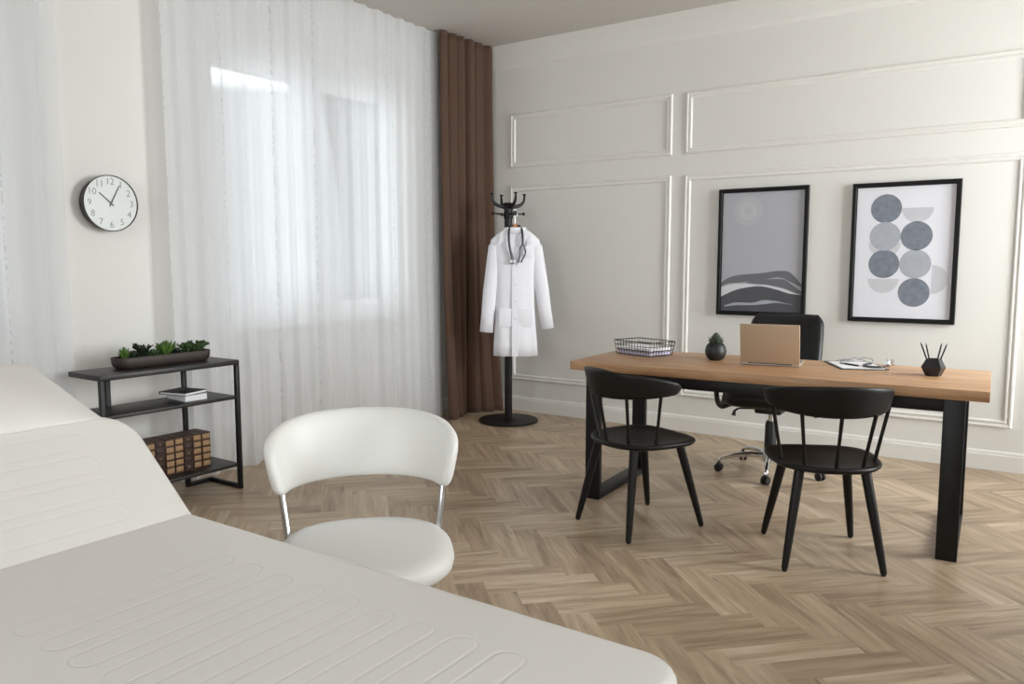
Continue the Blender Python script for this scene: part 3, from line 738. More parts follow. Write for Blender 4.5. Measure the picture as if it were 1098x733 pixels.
# ------------------------------------------------------------------ desk
DT = 0.765; DA = R(2.4); DW, DD = 1.975, 0.74
DC = Vector((-1.138, -1.955, 0)) + Vector((-math.sin(DA), math.cos(DA), 0))*DD/2
dk = empty('desk', DC, DA); tag(dk, 'large oak-topped desk on black steel frame legs', 'desk')
b = MB(); b.box((0, 0, DT-0.0235), (DW, DD, 0.047), bevel=0.003); b.build('desktop', M['oak'], dk)
LX = DW/2-0.128; LY = DD/2-0.045
for sx in (-1, 1):
    for sy in (-1, 1):
        b = MB(); b.box((sx*LX, sy*LY, (DT-0.047)/2), (0.084, 0.035, DT-0.047), bevel=0.002); b.build('leg', M['black_metal'], dk)
    b = MB(); b.box((sx*LX, 0, 0.0175), (0.082, 2*LY-0.035, 0.035), bevel=0.002); b.build('floor_bar', M['black_metal'], dk)
    b = MB(); b.box((sx*LX, 0, DT-0.047-0.0175), (0.082, 2*LY-0.035, 0.035), bevel=0.002); b.build('top_bar', M['black_metal'], dk)
for sy in (-1, 1):
    b = MB(); b.box((0, sy*(LY-0.0), DT-0.047-0.03), (2*LX-0.084, 0.03, 0.06), bevel=0.002); b.build('apron', M['black_metal'], dk)

# ---- things on the desk
# wire tray
TR = Vector((-1.925, -1.465, DT)); TA = R(-19)
tr = empty('wire_tray', TR, TA); tag(tr, 'black wire letter tray with papers on the left end of the desk', 'tray')
tw, tl, th_ = 0.30, 0.215, 0.080
def rect_path(w, l, z, r=0.02, n=4):
    pts = []
    for cx_, cy_, a0 in ((w/2-r, l/2-r, 0), (-w/2+r, l/2-r, 90), (-w/2+r, -l/2+r, 180), (w/2-r, -l/2+r, 270)):
        for k in range(n+1): a = R(a0+90*k/n); pts.append((cx_+r*math.cos(a), cy_+r*math.sin(a), z))
    return pts
b = MB()
for z, k, rad in ((0.0025, 0.90, 0.002), (0.03, 0.935, 0.0017), (0.055, 0.965, 0.0017), (0.08, 1.0, 0.0026)):
    b.tube(rect_path(tw*k+0.0, tl*k, z), rad, 6, loop=True)
for i in range(13):
    t = -0.5+i/12
    for sy in (-1, 1): b.tube([(t*tw*0.86, sy*tl*0.45, 0.0025), (t*tw*0.94, sy*tl*0.5, 0.08)], 0.0014, 5)
    b.tube([(t*tw*0.86, -tl*0.45, 0.0025), (t*tw*0.86, tl*0.45, 0.0025)], 0.0014, 5)
for i in range(9):
    t = -0.5+i/8
    for sx in (-1, 1): b.tube([(sx*tw*0.45, t*tl*0.86, 0.0025), (sx*tw*0.5, t*tl*0.94, 0.08)], 0.0014, 5)
b.build('basket', M['black_metal'], tr)
def sheaf(name, loc, rz, w, l, h, mat, lab, cat, n=6):
    b = MB(); rnd = random.Random(len(lab)); z = 0
    for i in range(n):
        hh = h/n; b.box((rnd.uniform(-.002, .002), rnd.uniform(-.002, .002), z+hh/2), (w, l, hh*0.94), rot=Euler((0, 0, rnd.uniform(-.015, .015)))); z += hh
    o = b.build(name, mat, loc=loc, rot=(0, 0, rz), smooth=False); return tag(o, lab, cat)
sheaf('paper_stack', TR+Vector((0, 0, 0.0047)), TA, 0.252, 0.178, 0.016, M['lilac_paper'], 'pale stack of paper at the bottom of the wire tray', 'paper')
o = flat_book('folder', TR+Vector((0, 0, 0.0212)), TA, 0.258, 0.182, 0.009, M['black_cloth'], M['paper']); tag(o, 'thin black folder between the paper stacks in the wire tray', 'folder')
sheaf('paper_stack', TR+Vector((0, 0, 0.0308)), TA, 0.25, 0.176, 0.014, M['paper'], 'white stack of paper on top in the wire tray', 'paper')

# potted succulent
pp = empty('potted_succulent', (-1.475, -1.51, DT)); tag(pp, 'small dark succulent in a round black pot beside the laptop', 'plant')
b = MB(); b.lathe([(0.001, 0), (0.03, 0), (0.046, 0.012), (0.056, 0.034), (0.058, 0.052), (0.052, 0.078), (0.040, 0.094), (0.036, 0.096), (0.034, 0.09), (0.03, 0.08), (0.001, 0.08)], seg=36); b.build('pot', M['pot'], pp)
b = MB(); b.lathe([(0.001, 0.078), (0.035, 0.079), (0.02, 0.086), (0.001, 0.088)], seg=24); b.build('soil', M['soil'], pp)
rosette(0.02, 7, 8, 0.046, 0.020, 0.010, 12, 15, 88).build('succulent', M['green_grey'], pp, loc=(0, 0, 0.086), ang=60).scale = (1, 1, 1.25)

# laptop: lid back to the camera, keyboard towards the office chair
LA = R(8); lp = empty('laptop', (-1.155, -1.592, DT), LA); tag(lp, 'open gold laptop standing on the desk with its lid to the dining chairs', 'laptop')
b = MB(); b.box((0, 0.110, 0.0065), (0.298, 0.212, 0.011), bevel=0.004, seg=3); base_ = b.build('base', M['laptop_edge'], lp)
b = MB()
for r_ in range(5):
    for c_ in range(13): b.box((-0.126+c_*0.021, 0.045+r_*0.019, 0.0127), (0.0175, 0.0155, 0.0014), bevel=0.0004, seg=1)
b.build('keyboard', M['black_plastic'], base_)
b = MB(); b.box((0, 0.175, 0.0124), (0.1, 0.062, 0.0006)); b.build('trackpad', M['steel'], base_)
LT = Matrix.Translation((0, 0.002, 0.012)) @ Matrix.Rotation(R(14), 4, 'X')
b = MB(); b.box((0, 0, 0.108), (0.298, 0.0065, 0.216), bevel=0.003, seg=3); b.xform(LT); lid = b.build('lid', M['laptop'], lp)
b = MB(); b.box((0, 0.0036, 0.11), (0.286, 0.001, 0.192)); b.xform(LT); b.build('screen', M['screen'], lid)
b = MB(); b.cyl((-0.11, 0.003, 0.0125), (0.11, 0.003, 0.0125), 0.005, seg=12); b.build('hinge', M['black_plastic'], lp)

# clipboard, sheet, pen, stethoscope
CA = math.atan2(0.45, 0.89)
CB = Vector((-0.785, -1.335, DT))
cb = empty('clipboard', CB, CA); tag(cb, 'black clipboard lying on the desk right of the laptop', 'clipboard')
b = MB(); b.box((0, 0, 0.002), (0.236, 0.335, 0.004), bevel=0.0015); b.build('board', M['black_plastic'], cb)
b = MB(); b.box((0, 0.148, 0.008), (0.10, 0.026, 0.008), bevel=0.003); b.tube([(-0.03, 0.15, 0.012), (-0.02, 0.165, 0.016), (0.02, 0.165, 0.016), (0.03, 0.15, 0.012)], 0.0025, 8); b.build('clip', M['steel'], cb)
def at(p, z): return Vector((CB.x+p[0]*math.cos(CA)-p[1]*math.sin(CA), CB.y+p[0]*math.sin(CA)+p[1]*math.cos(CA), DT+z))
sheaf('paper_sheet', at((0, -0.012), 0.0041), CA, 0.205, 0.285, 0.002, M['paper'], 'white sheets of paper held on the black clipboard', 'paper', n=2)
pn = empty('pen', at((-0.035, -0.02), 0.0103), CA+R(118)); tag(pn, 'dark pen lying across the paper on the clipboard', 'pen')
b = MB(); b.tube([(-0.068, 0, 0), (-0.055, 0, 0), (0.03, 0, 0), (0.0305, 0, 0)], [0.0012, 0.0042, 0.0045, 0.0045], 12); b.build('barrel', M['black_plastic'], pn)
b = MB(); b.tube([(0.03, 0, 0), (0.064, 0, 0), (0.067, 0, 0)], [0.0048, 0.0048, 0.003], 12); b.box((0.048, 0, 0.0062), (0.034, 0.003, 0.0016), bevel=0.0005); b.build('cap', M['steel'], pn)
s2 = empty('stethoscope', at((0.05, -0.055), 0.0065), CA); tag(s2, 'silver and black stethoscope lying on the right side of the clipboard', 'stethoscope')
b = MB(); b.tube(catmull([(0.06, -0.06, 0.006), (0.03, -0.085, 0.006), (-0.02, -0.07, 0.006), (-0.03, -0.02, 0.006), (0.0, 0.03, 0.006), (0.03, 0.06, 0.006)], 6), 0.0055, 8); b.build('tubing', M['rubber_grey'], s2)
for sgn in (-1, 1):
    b = MB(); b.tube(catmull([(0.03, 0.06, 0.006), (0.03+sgn*0.016, 0.085, 0.012), (0.02+sgn*0.03, 0.115, 0.022), (-0.01+sgn*0.02, 0.14, 0.026), (-0.03+sgn*0.02, 0.15, 0.012)], 5), 0.0035, 8); b.build('ear_tube', M['chrome'], s2)
b = MB(); b.lathe([(0.001, 0), (0.021, 0), (0.023, 0.004), (0.020, 0.01), (0.008, 0.013), (0.008, 0.022), (0.016, 0.026), (0.015, 0.031), (0.001, 0.032)], c=(0.072, -0.05, 0.0225), seg=24, M=Matrix.Rotation(R(80), 4, 'Y')); b.build('chest_piece', M['chrome'], s2)

# faceted pencil pot with four pencils
HP = Vector((-0.405, -1.515, DT)); hp = empty('pencil_pot', HP, R(12)); tag(hp, 'black faceted hexagonal pencil pot on the right part of the desk', 'pencil pot')
def hexring(r, z, off=0, n=6): return [(r*math.cos(R(60*k+off)), r*math.sin(R(60*k+off)), z) for k in range(n)]
b = MB(); b.loft([hexring(0.034, 0), hexring(0.053, 0.041), hexring(0.032, 0.082), hexring(0.028, 0.082), hexring(0.045, 0.041), hexring(0.03, 0.006)]); b.build('pot', M['pen_pot'], hp, smooth=False)
for i, (dx, dy, ex, ey) in enumerate(((-0.012, 0.0, -0.062, 0.012), (-0.004, -0.012, -0.036, -0.02), (0.008, 0.004, 0.028, 0.016), (0.014, -0.006, 0.052, 0.004))):
    p0 = HP+Vector((dx*0.4, dy, 0.0075)); p1 = HP+Vector((ex, ey, 0.158)); d = (p1-p0).normalized()
    pc = empty('pencil', p0); pc.rotation_euler = d.to_track_quat('Z', 'Y').to_euler()
    ln = (p1-p0).length
    b = MB(); b.loft([hexring(0.0036, 0), hexring(0.0036, ln-0.016), hexring(0.0012, ln-0.002)]); b.build('shaft', M['black_wood'], pc, smooth=False)
    b = MB(); b.cyl((0, 0, ln-0.003), (0, 0, ln), 0.0012, 0.0003, seg=8); b.build('lead', M['rubber_grey'], pc)
    tag(pc, 'black pencil in the faceted pot, %s' % ('leftmost and most tilted', 'second from the left', 'third from the left, nearly upright', 'rightmost, leaning right')[i], 'pencil', 'black pencils in the faceted pot')

# ------------------------------------------------------------------ office chair (faces the desk, back to the panelled wall)
oc = empty('office_chair', (-1.345, -0.845, 0), R(182)); tag(oc, 'black leather swivel office chair with chrome base behind the desk', 'chair')
# local: +y forward (towards the desk)
b = MB(); b.pad(0.50, 0.50, 0.11, 0.11, 0.05, 0.02, c=(0, 0.03, 0.435)); b.build('seat', M['black_leather'], oc)
def back_pt(u, v, side):
    x = (u-0.5)*0.475*(0.94+0.06*math.sin(PI*v)); z = 0.47+0.50*v
    e = min(1.0, 8*min(u, 1-u, v*1.0+0.001, 1-v)); th = 0.05*math.sqrt(max(0.02, e))
    y = -0.28-0.10*v + 0.05*abs(2*u-1)**2 + 0.03*math.sin(v*PI*1.3)
    # rounded top corners
    k = max(0, v-0.86)/0.14; lim = 1-0.16*k*k; x *= lim
    return Vector((x, y + (th if side else -th), z))
rings = []; nv, nu = 24, 28
for j in range(nv+1):
    v = j/nv; rings.append([back_pt(i/nu, v, True) for i in range(nu+1)] + [back_pt(1-i/nu, v, False) for i in range(nu+1)])
b = MB(); b.loft(rings); b.build('backrest', M['black_leather'], oc, ang=75)
b = MB(); b.tube(catmull([(0, -0.08, 0.415), (0, -0.24, 0.42), (0, -0.315, 0.47), (0, -0.335, 0.60)], 6), 0.02, 10); b.build('back_bracket', M['black_plastic'], oc)
for sgn in (-1, 1):
    b = MB(); b.pad(0.06, 0.27, 0.035, 0.028, 0.016, 0.004, c=(sgn*0.285, 0.02, 0.645)); ao = b.build('armrest', M['black_leather'], oc)
    b = MB(); pts = catmull([(sgn*0.285, 0.13, 0.648), (sgn*0.295, 0.165, 0.58), (sgn*0.295, 0.16, 0.47), (sgn*0.285, 0.10, 0.405), (sgn*0.23, 0.06, 0.42), (sgn*0.15, 0.04, 0.43)], 6)
    b.tube(pts, 0.016, 10); b.tube(catmull([(sgn*0.285, -0.08, 0.648), (sgn*0.295, -0.06, 0.55), (sgn*0.295, 0.02, 0.43), (sgn*0.288, 0.09, 0.405)], 6), 0.014, 10); b.build('arm_bracket', M['black_plastic'], ao)
b = MB(); b.box((0, 0, 0.405), (0.16, 0.20, 0.05), bevel=0.012); b.build('tilt_mechanism', M['black_plastic'], oc)
b = MB(); b.tube([(0.06, 0.02, 0.40), (0.19, 0.04, 0.392), (0.215, 0.045, 0.375), (0.22, 0.046, 0.345)], [0.006, 0.006, 0.008, 0.014], 10); b.build('lever', M['black_plastic'], oc)
b = MB(); b.lathe([(0.001, 0.30), (0.017, 0.30), (0.017, 0.39), (0.001, 0.39)], seg=20); b.build('gas_lift', M['chrome'], oc)
b = MB(); b.lathe([(0.001, 0.10), (0.036, 0.10), (0.034, 0.30), (0.028, 0.325), (0.001, 0.325)], seg=20); b.build('column_cover', M['black_plastic'], oc)
b = MB(); b.lathe([(0.001, 0.075), (0.05, 0.075), (0.054, 0.09), (0.048, 0.118), (0.034, 0.13), (0.001, 0.13)], seg=24); b.build('base_hub', M['chrome'], oc)
for k in range(5):
    a = R(66+72*k-182); d = Vector((math.cos(a), math.sin(a), 0)); q = Vector((-d.y, d.x, 0))
    b = MB(); rr = []
    for t, z, w, h in ((0.03, 0.105, 0.026, 0.034), (0.12, 0.112, 0.024, 0.030), (0.22, 0.104, 0.020, 0.024), (0.30, 0.083, 0.016, 0.018), (0.318, 0.070, 0.015, 0.016)):
        rr.append([d*t+q*w*math.cos(2*PI*i/12)*0.8+Vector((0, 0, z+h*math.sin(2*PI*i/12)*0.6)) for i in range(12)])
    b.loft(rr); b.build('spoke', M['chrome'], oc, ang=60)
    c = d*0.312
    b = MB(); b.cyl(c+Vector((0, 0, 0.045)), c+Vector((0, 0, 0.072)), 0.006, seg=10); b.box(c+Vector((0, 0, 0.05)), (0.03, 0.02, 0.02), rot=Matrix.Rotation(a+1.1, 4, 'Z'), bevel=0.006); ca = b.build('caster', M['black_plastic'], oc)
    ax = Vector((math.cos(a+1.1), math.sin(a+1.1), 0))
    for sg in (-1, 1):
        b = MB(); cc = c+Vector((0, 0, 0.026)); b.tube([cc+ax*sg*0.005, cc+ax*sg*0.007, cc+ax*sg*0.020, cc+ax*sg*0.024], [0.022, 0.026, 0.025, 0.015], 20); b.build('wheel', M['black_rubber'], ca)

# ------------------------------------------------------------------ dining chairs at the desk
def dining_chair():
    root = empty('dining_chair', (0, 0, 0))
    b = MB(); rings = []        # carved plywood seat
    def so(k, z, dish=0.0):
        out = []
        for i in range(48):
            a = 2*PI*i/48; c, s = math.cos(a), math.sin(a); e = 2.3 if s < 0 else 3.6
            x = 0.232*k*math.copysign(abs(c)**(2/e), c)*(1+0.03*(s > 0)); y = (0.225*k if s > 0 else 0.235*k)*math.copysign(abs(s)**(2/e), s)
            out.append((x, y, z))
        return out
    for k, z in ((0.1, 0.418), (0.86, 0.418), (0.95, 0.424), (0.995, 0.434), (1.0, 0.441), (0.985, 0.447), (0.95, 0.450), (0.85, 0.446), (0.6, 0.441), (0.3, 0.439), (0.02, 0.439)): rings.append(so(k, z))
    b.loft(rings); b.build('seat', M['black_wood'], root, ang=60)
    # curved back rail: taller in the middle, low rounded ends reaching forward over the seat sides
    b = MB(); rings = []; n = 44
    def rail(a):
        A = R(a); t = abs(a)/97
        rad = 0.252+0.006*math.cos(A)
        zt = 0.800-0.064*t**2.0; zb = 0.662+0.028*t**2
        return A, rad, zb, zt
    for i in range(n+1):
        a = -97+194*i/n; A, rad, zb, zt = rail(a); e = min(1, (97-abs(a))/9); e = math.sqrt(max(0.03, 1-(1-e)**2)); zm = (zb+zt)/2+0.006*(1-e); hh = (zt-zb)/2*e; th = 0.0115*max(0.5, e); ring = []
        for k in range(16):
            q = 2*PI*k/16; c, s = math.cos(q), math.sin(q)
            dr = th*math.copysign(abs(c)**0.6, c); dz = hh*math.copysign(abs(s)**0.45, s)
            lean = 0.016*(dz/0.066)
            rr = rad+dr+lean
            ring.append((rr*math.sin(A), -rr*math.cos(A)+0.0, zm+dz))
        rings.append(ring)
    b.loft(rings); b.build('back_rail', M['black_wood'], root, ang=60)
    for a in (-71, -35, 0, 35, 71):
        A, rad, zb, zt = rail(a)
        p1 = Vector((rad*math.sin(A), -rad*math.cos(A), zb+0.012)); p0 = Vector((0.205*math.sin(A), -0.205*math.cos(A), 0.438))
        b = MB(); m_ = (p0+p1)/2; b.tube([p0, m_, p1], [0.0085, 0.0075, 0.0085], 12); b.build('spindle', M['black_wood'], root)
    for sx in (-1, 1):
        for sy, fy, ty in ((1, 0.232, 0.135), (-1, -0.23, -0.150)):
            p0 = Vector((sx*0.135, ty, 0.424)); p1 = Vector((sx*0.200, fy, 0.012)); d = (p1-p0)
            b = MB(); b.tube([p0, p0+d*0.35, p0+d*0.8, p1], [0.0215, 0.0205, 0.0165, 0.0135], 16); lg = b.build('leg', M['black_wood'], root)
            b = MB(); b.lathe([(0.001, 0), (0.008, 0), (0.011, 0.004), (0.012, 0.014), (0.001, 0.016)], c=p1+Vector((0, 0, -0.012)), seg=14); b.build('glide', M['black_rubber'], lg)
    return root
c1 = dining_chair(); c1.location = (-1.6115, -2.1865, 0); c1.rotation_euler = (0, 0, math.atan2(0.91, 0.42)-PI/2)
tag(c1, 'black spindle-back wooden chair at the left end of the desk', 'chair', 'black spindle-back chairs at the desk')
c2 = copy_tree(c1); c2.location = (-0.760, -2.111, 0); c2.rotation_euler = (0, 0, math.atan2(0.89, -0.45)-PI/2)
tag(c2, 'black spindle-back wooden chair in front of the laptop and clipboard', 'chair', 'black spindle-back chairs at the desk')

# ------------------------------------------------------------------ pictures on the panelled wall
PW, PH = 0.637, 0.918
def picture(name, xc, zc, label):
    root = empty(name, (xc, -0.004, zc)); tag(root, label, 'picture')
    b = MB(); t = 0.026; prof = [(0, 0), (0, 0.026), (0.003, 0.030), (t-0.004, 0.030), (t, 0.026), (t, 0.012), (t+0.004, 0.012), (t+0.004, 0)]
    rings = [[(cx_*PW/2-(1 if cx_ > 0 else -1)*d, -h, cz_*PH/2-(1 if cz_ > 0 else -1)*d) for d, h in prof] for cx_, cz_ in ((-1, -1), (1, -1), (1, 1), (-1, 1))]
    b.loft(rings, loop=True); b.build('frame', M['frame'], root, ang=20)
    return root
def disc(b, cx_, cz_, r, y, a0=0, a1=360, n=40, sx=1.0):
    pts = [(cx_+r*sx*math.cos(R(a0+(a1-a0)*i/n)), y, cz_+r*math.sin(R(a0+(a1-a0)*i/n))) for i in range(n if a1-a0 >= 360 else n+1)]
    b.loft([pts, [(x, y-0.0003, z) for x, y_, z in pts]])
IW, IH = PW-0.056, PH-0.056
pa = picture('framed_print', -1.684, 1.379, 'black-framed grey print of hills under a pale sun, above the office chair')
b = MB(); b.mi = 0; b.box((0, -0.008, 0), (IW, 0.004, IH))
def P2(u, v, y): return ((u-0.5)*IW, y, (0.5-v)*IH)       # u right, v down, 0..1
b.mi = 1; disc(b, -0.105, 0.295, 0.105, -0.0101)
b.mi = 2; disc(b, -0.105, 0.295, 0.062, -0.0105); b.mi = 1; disc(b, -0.10, 0.30, 0.03, -0.0109)
def blob(mi, top, bot, y):
    b.mi = mi
    t_ = catmull([Vector((u, v, 0)) for u, v in top], 5); q_ = catmull([Vector((u, v, 0)) for u, v in bot], 5)
    pts = [P2(p.x, p.y, y) for p in t_] + [P2(p.x, p.y, y) for p in reversed(q_)]
    V0 = [b.bm.verts.new(p) for p in pts]; n = len(t_); fs = []
    for i in range(n-1): fs.append(b.bm.faces.new((V0[i], V0[i+1], V0[len(pts)-2-i], V0[len(pts)-1-i])))
    b._tag(fs)
blob(5, [(0, .80), (.12, .775), (.3, .765), (.5, .775), (.7, .74), (.85, .76), (1, .82)], [(0, 1), (.12, 1), (.3, 1), (.5, 1), (.7, 1), (.85, 1), (1, 1)], -0.0102)
blob(3, [(0, .76), (.1, .715), (.25, .69), (.5, .675), (.72, .655), (.86, .67), (1, .77)], [(0, .79), (.1, .765), (.25, .755), (.5, .735), (.72, .71), (.86, .745), (1, .79)], -0.0106)
blob(4, [(0, .88), (.15, .83), (.3, .80), (.5, .785), (.7, .81), (.85, .84), (1, .85)], [(0, 1), (.15, 1), (.3, 1), (.5, 1), (.7, 1), (.85, 1), (1, 1)], -0.0109)
blob(3, [(.32, .755), (.45, .735), (.6, .725), (.78, .725), (.88, .765), (.95, .80), (1, .82)], [(.32, .76), (.45, .765), (.6, .775), (.78, .80), (.88, .825), (.95, .84), (1, .85)], -0.0112)
blob(6, [(.05, .955), (.2, .925), (.4, .925), (.55, .90), (.7, .905), (.8, .92), (.9, .93)], [(.05, .965), (.2, .95), (.4, .945), (.55, .935), (.7, .92), (.8, .925), (.9, .932)], -0.0113)
b.build('print', [M['poster_grey'], M['ink_sun'], M['ink_sun2'], M['ink_hill'], M['ink_hill_dark'], M['ink_white'], M['ink_mid']], pa, smooth=False, recalc=False)
pb = picture('framed_print', -0.764, 1.368, 'black-framed white print of grey circles, above the clipboard')
b = MB(); b.mi = 0; b.box((0, -0.008, 0), (IW, 0.004, IH))
def C_(u, v): return ((u-0.5)*IW, (0.5-v)*IH)
rr = 0.0935
u0, u1 = 0.31, 0.63
b.mi = 2; disc(b, *C_(u0, 0.425), rr*1.04, -0.0101, 180, 360)
b.mi = 3; disc(b, *C_(u0, 0.165), rr, -0.0103)
b.mi = 2; disc(b, *C_(u1, 0.165), rr, -0.0103, 180, 360)
b.mi = 1; disc(b, *C_(u0, 0.375), rr, -0.0105)
b.mi = 3; disc(b, *C_(u1, 0.375), rr, -0.0103)
b.mi = 3; disc(b, *C_(u0, 0.585), rr, -0.0103)
b.mi = 1; disc(b, *C_(u1, 0.585), rr, -0.0103)
b.mi = 2; disc(b, *C_(u0, 0.70), rr, -0.0103, 180, 360)
b.mi = 3; disc(b, *C_(u1, 0.80), rr, -0.0103)
b.mi = 2; disc(b, *C_(0.80, 0.70), rr, -0.0101, -90, 90)
b.build('print', [M['poster_white'], M['ink_mid'], M['ink_pale'], M['ink_dark']], pb, smooth=False, recalc=False)
b = MB(); b.tube([(-0.012, -0.012, PH/2-0.004), (0, -0.008, PH/2+0.014), (0.012, -0.012, PH/2-0.004)], 0.0018, 6); b.build('hanging_loop', M['steel'], pb)

# ------------------------------------------------------------------ white upholstered chair
WC = Vector((-1.750, -3.956, 0)); FW = Vector((0.715, -0.70, 0)).normalized()
wc = empty('armchair', WC, math.atan2(FW.y, FW.x)-PI/2); tag(wc, 'white leather chair with curved padded back on chrome tubes beside the examination couch', 'chair')
# local: +y forward, x right of the sitter
b = MB(); rings = []
def seat_o(k, z):
    out = []
    for i in range(56):
        a = 2*PI*i/56; c, s = math.cos(a), math.sin(a); e = 2.5
        out.append((0.262*k*math.copysign(abs(c)**(2/e), c), 0.165+0.262*k*math.copysign(abs(s)**(2/e), s), z))
    return out
for k, z in ((0.05, 0.39), (0.8, 0.39), (0.93, 0.397), (0.985, 0.412), (1.0, 0.43), (0.985, 0.450), (0.93, 0.464), (0.82, 0.470), (0.6, 0.473), (0.3, 0.474), (0.03, 0.474)): rings.append(seat_o(k, z))
b.loft(rings); b.build('seat', M['white_leather'], wc, ang=70)
b = MB(); rings = []; n = 48
for i in range(n+1):
    a = -98+196*i/n; A = R(a); t = abs(a)/98
    e = min(1, (98-abs(a))/16); e = math.sqrt(max(0.02, 1-(1-e)**2))
    zt = 0.80-0.085*t**3; zb = 0.575+0.0*t; zm = (zt+zb)/2; hh = (zt-zb)/2*(0.62+0.38*e); th = 0.026*max(0.35, e)
    ring = []
    for k in range(20):
        q = 2*PI*k/20; c, s = math.cos(q), math.sin(q)
        dr = th*math.copysign(abs(c)**0.7, c); dz = hh*math.copysign(abs(s)**0.55, s)
        ex, ey = 0.272+dr+0.02*dz/0.1, 0.235+dr+0.30*dz
        ring.append((ex*math.sin(A), -ey*math.cos(A), zm+dz))
    rings.append(ring)
b.loft(rings); b.build('backrest', M['white_leather'], wc, ang=75)
for sx in (-1, 1):
    b = MB(); b.tube(catmull([(sx*0.259, -0.022, 0.625), (sx*0.252, -0.012, 0.56), (sx*0.236, 0.012, 0.44), (sx*0.228, 0.035, 0.38), (sx*0.205, 0.085, 0.30), (sx*0.195, 0.09, 0.012)], 8), 0.0115, 14); b.build('rear_leg', M['chrome'], wc)
    b = MB(); b.tube(catmull([(sx*0.215, 0.05, 0.378), (sx*0.195, 0.13, 0.378), (sx*0.165, 0.18, 0.36), (sx*0.16, 0.195, 0.30), (sx*0.16, 0.205, 0.012)], 8), 0.0125, 14); b.build('front_leg', M['chrome'], wc)
b = MB(); b.tube([(-0.22, 0.12, 0.378), (0.22, 0.12, 0.378)], 0.011, 12); b.build('seat_rail', M['chrome'], wc)

# ------------------------------------------------------------------ examination couch
CZ = 0.63; XH = -1.86; XE = -0.452; YA, YB = -4.482, -5.24
ec = empty('examination_couch', ((XH+XE)/2, (YA+YB)/2, 0)); tag(ec, 'white leather examination couch with a raised backrest in the foreground', 'couch')
ex0, ey0 = (XH+XE)/2, (YA+YB)/2
TH = 0.085
M['couch_bed'] = couch_mat('couch_leather_bed', 0.0985, -1.50-ex0, 9, -4.858-ey0, 0.225, 0.030, 0.32)
M['couch_back'] = couch_mat('couch_leather_back', 0.0825, 0.065, 4, -(-4.86-ey0), 0.225, 0.028, 0.17)
M['couch_plain'] = basic('couch_leather_plain', srgb(231, 228, 224), 0.45, var=0.012, scale=5, bump=0.1, bscale=300)
b = MB(); b.pad(XE-XH+0.02, YA-YB, TH, 0.085, 0.022, 0.004, c=(-0.01, 0, CZ-TH), cr_x0=0.024); b.build('bed_cushion', M['couch_bed'], ec, ang=70)
BA = R(39); BL = 0.40
BM = Matrix.Translation((XH-ex0-0.004, 0, CZ)) @ Matrix.Rotation(BA, 4, 'Y') @ Matrix.Scale(-1, 4, Vector((1, 0, 0)))
# backrest cushion: local s runs up the slope
b = MB(); b.pad(BL+0.02, YA-YB, TH, 0.11, 0.022, 0.004, c=(BL/2-0.01, 0, -TH), cr_x0=0.024)
bk = b.build('back_cushion', M['couch_back'], ec, ang=70)
def slope(a): return Matrix(((-math.cos(a), 0, math.sin(a)), (0, -1, 0), (math.sin(a), 0, math.cos(a)))).to_euler()
bk.location = (XH-ex0-0.004, 0, CZ); bk.rotation_euler = slope(BA)
def pillow(w, l, t_up, t_dn, n=26):
    b = MB()
    def prof(u, v): return (max(0, 1-abs(u)**2.6))**0.72 * (max(0, 1-abs(v)**2.8))**0.75
    def pt(i, j, top):
        u, v = 2*i/n-1, 2*j/n-1
        u, v = math.sin(u*PI/2), math.sin(v*PI/2)
        k = prof(u, v); pinch = 1-0.02*(1-abs(u)**2)*abs(v)**4
        return Vector((u*w/2*(1-0.03*(1-v*v)*abs(u)**3*0), v*l/2*pinch, (t_up if top else -t_dn)*k))
    for top in (True, False): b.grid(lambda a, c: pt(round(a*n), round(c*n), top), n, n)
    return b
HL, HA = 0.42, R(17)
ho = pillow(HL, 0.66, 0.075, 0.04).build('headrest', M['couch_plain'], ec, ang=70)
hs = 0.372; hb = Vector((XH-ex0-0.004-math.cos(BA)*hs, 0, CZ+math.sin(BA)*hs)) + Vector((math.sin(BA), 0, math.cos(BA)))*0.008
ho.location = hb + Vector((-math.cos(HA), 0, math.sin(HA)))*HL/2 + Vector((0, -0.035, 0.0)); ho.rotation_euler = slope(HA)
# steel frame and legs
b = MB()
for y in (-0.30, 0.30): b.box((0, y, CZ-TH-0.02), (XE-XH-0.12, 0.04, 0.04), bevel=0.003)
for x in (-0.6, 0.0, 0.6): b.box((x, 0, CZ-TH-0.02), (0.04, 0.56, 0.036), bevel=0.003)
b.build('frame', M['steel'], ec)
for x in (-0.60, 0.52):
    for y in (-0.30, 0.30):
        b = MB(); b.box((x, y, (CZ-TH-0.04)/2), (0.04, 0.04, CZ-TH-0.04), bevel=0.003); b.build('leg', M['steel'], ec)
b = MB(); b.tube([(-0.45, 0, CZ-TH-0.03), (XH-ex0-0.26, 0, CZ+0.05)], 0.016, 12); b.build('back_strut', M['steel'], ec)
b = MB()
for y in (-0.18, 0.10): b.tube([(XH-ex0-0.2, y, CZ+0.05), (XH-ex0-0.5, y, CZ+0.27)], 0.011, 10)
b.tube([(XH-ex0-0.3, -0.18, CZ+0.123), (XH-ex0-0.3, 0.10, CZ+0.123)], 0.009, 10)
b.build('headrest_bracket', M['steel'], ec)

# ------------------------------------------------------------------ camera
cd = bpy.data.cameras.new('camera'); cam = bpy.data.objects.new('camera', cd); COL.objects.link(cam)
cam.location = (0, -5.696, 1.30); cam.rotation_euler = (R(90-5.7785), 0, R(34.156))
cd.sensor_fit = 'HORIZONTAL'; cd.sensor_width = 36; cd.lens = 835/1098*36; cd.clip_start = 0.05
SC.camera = cam

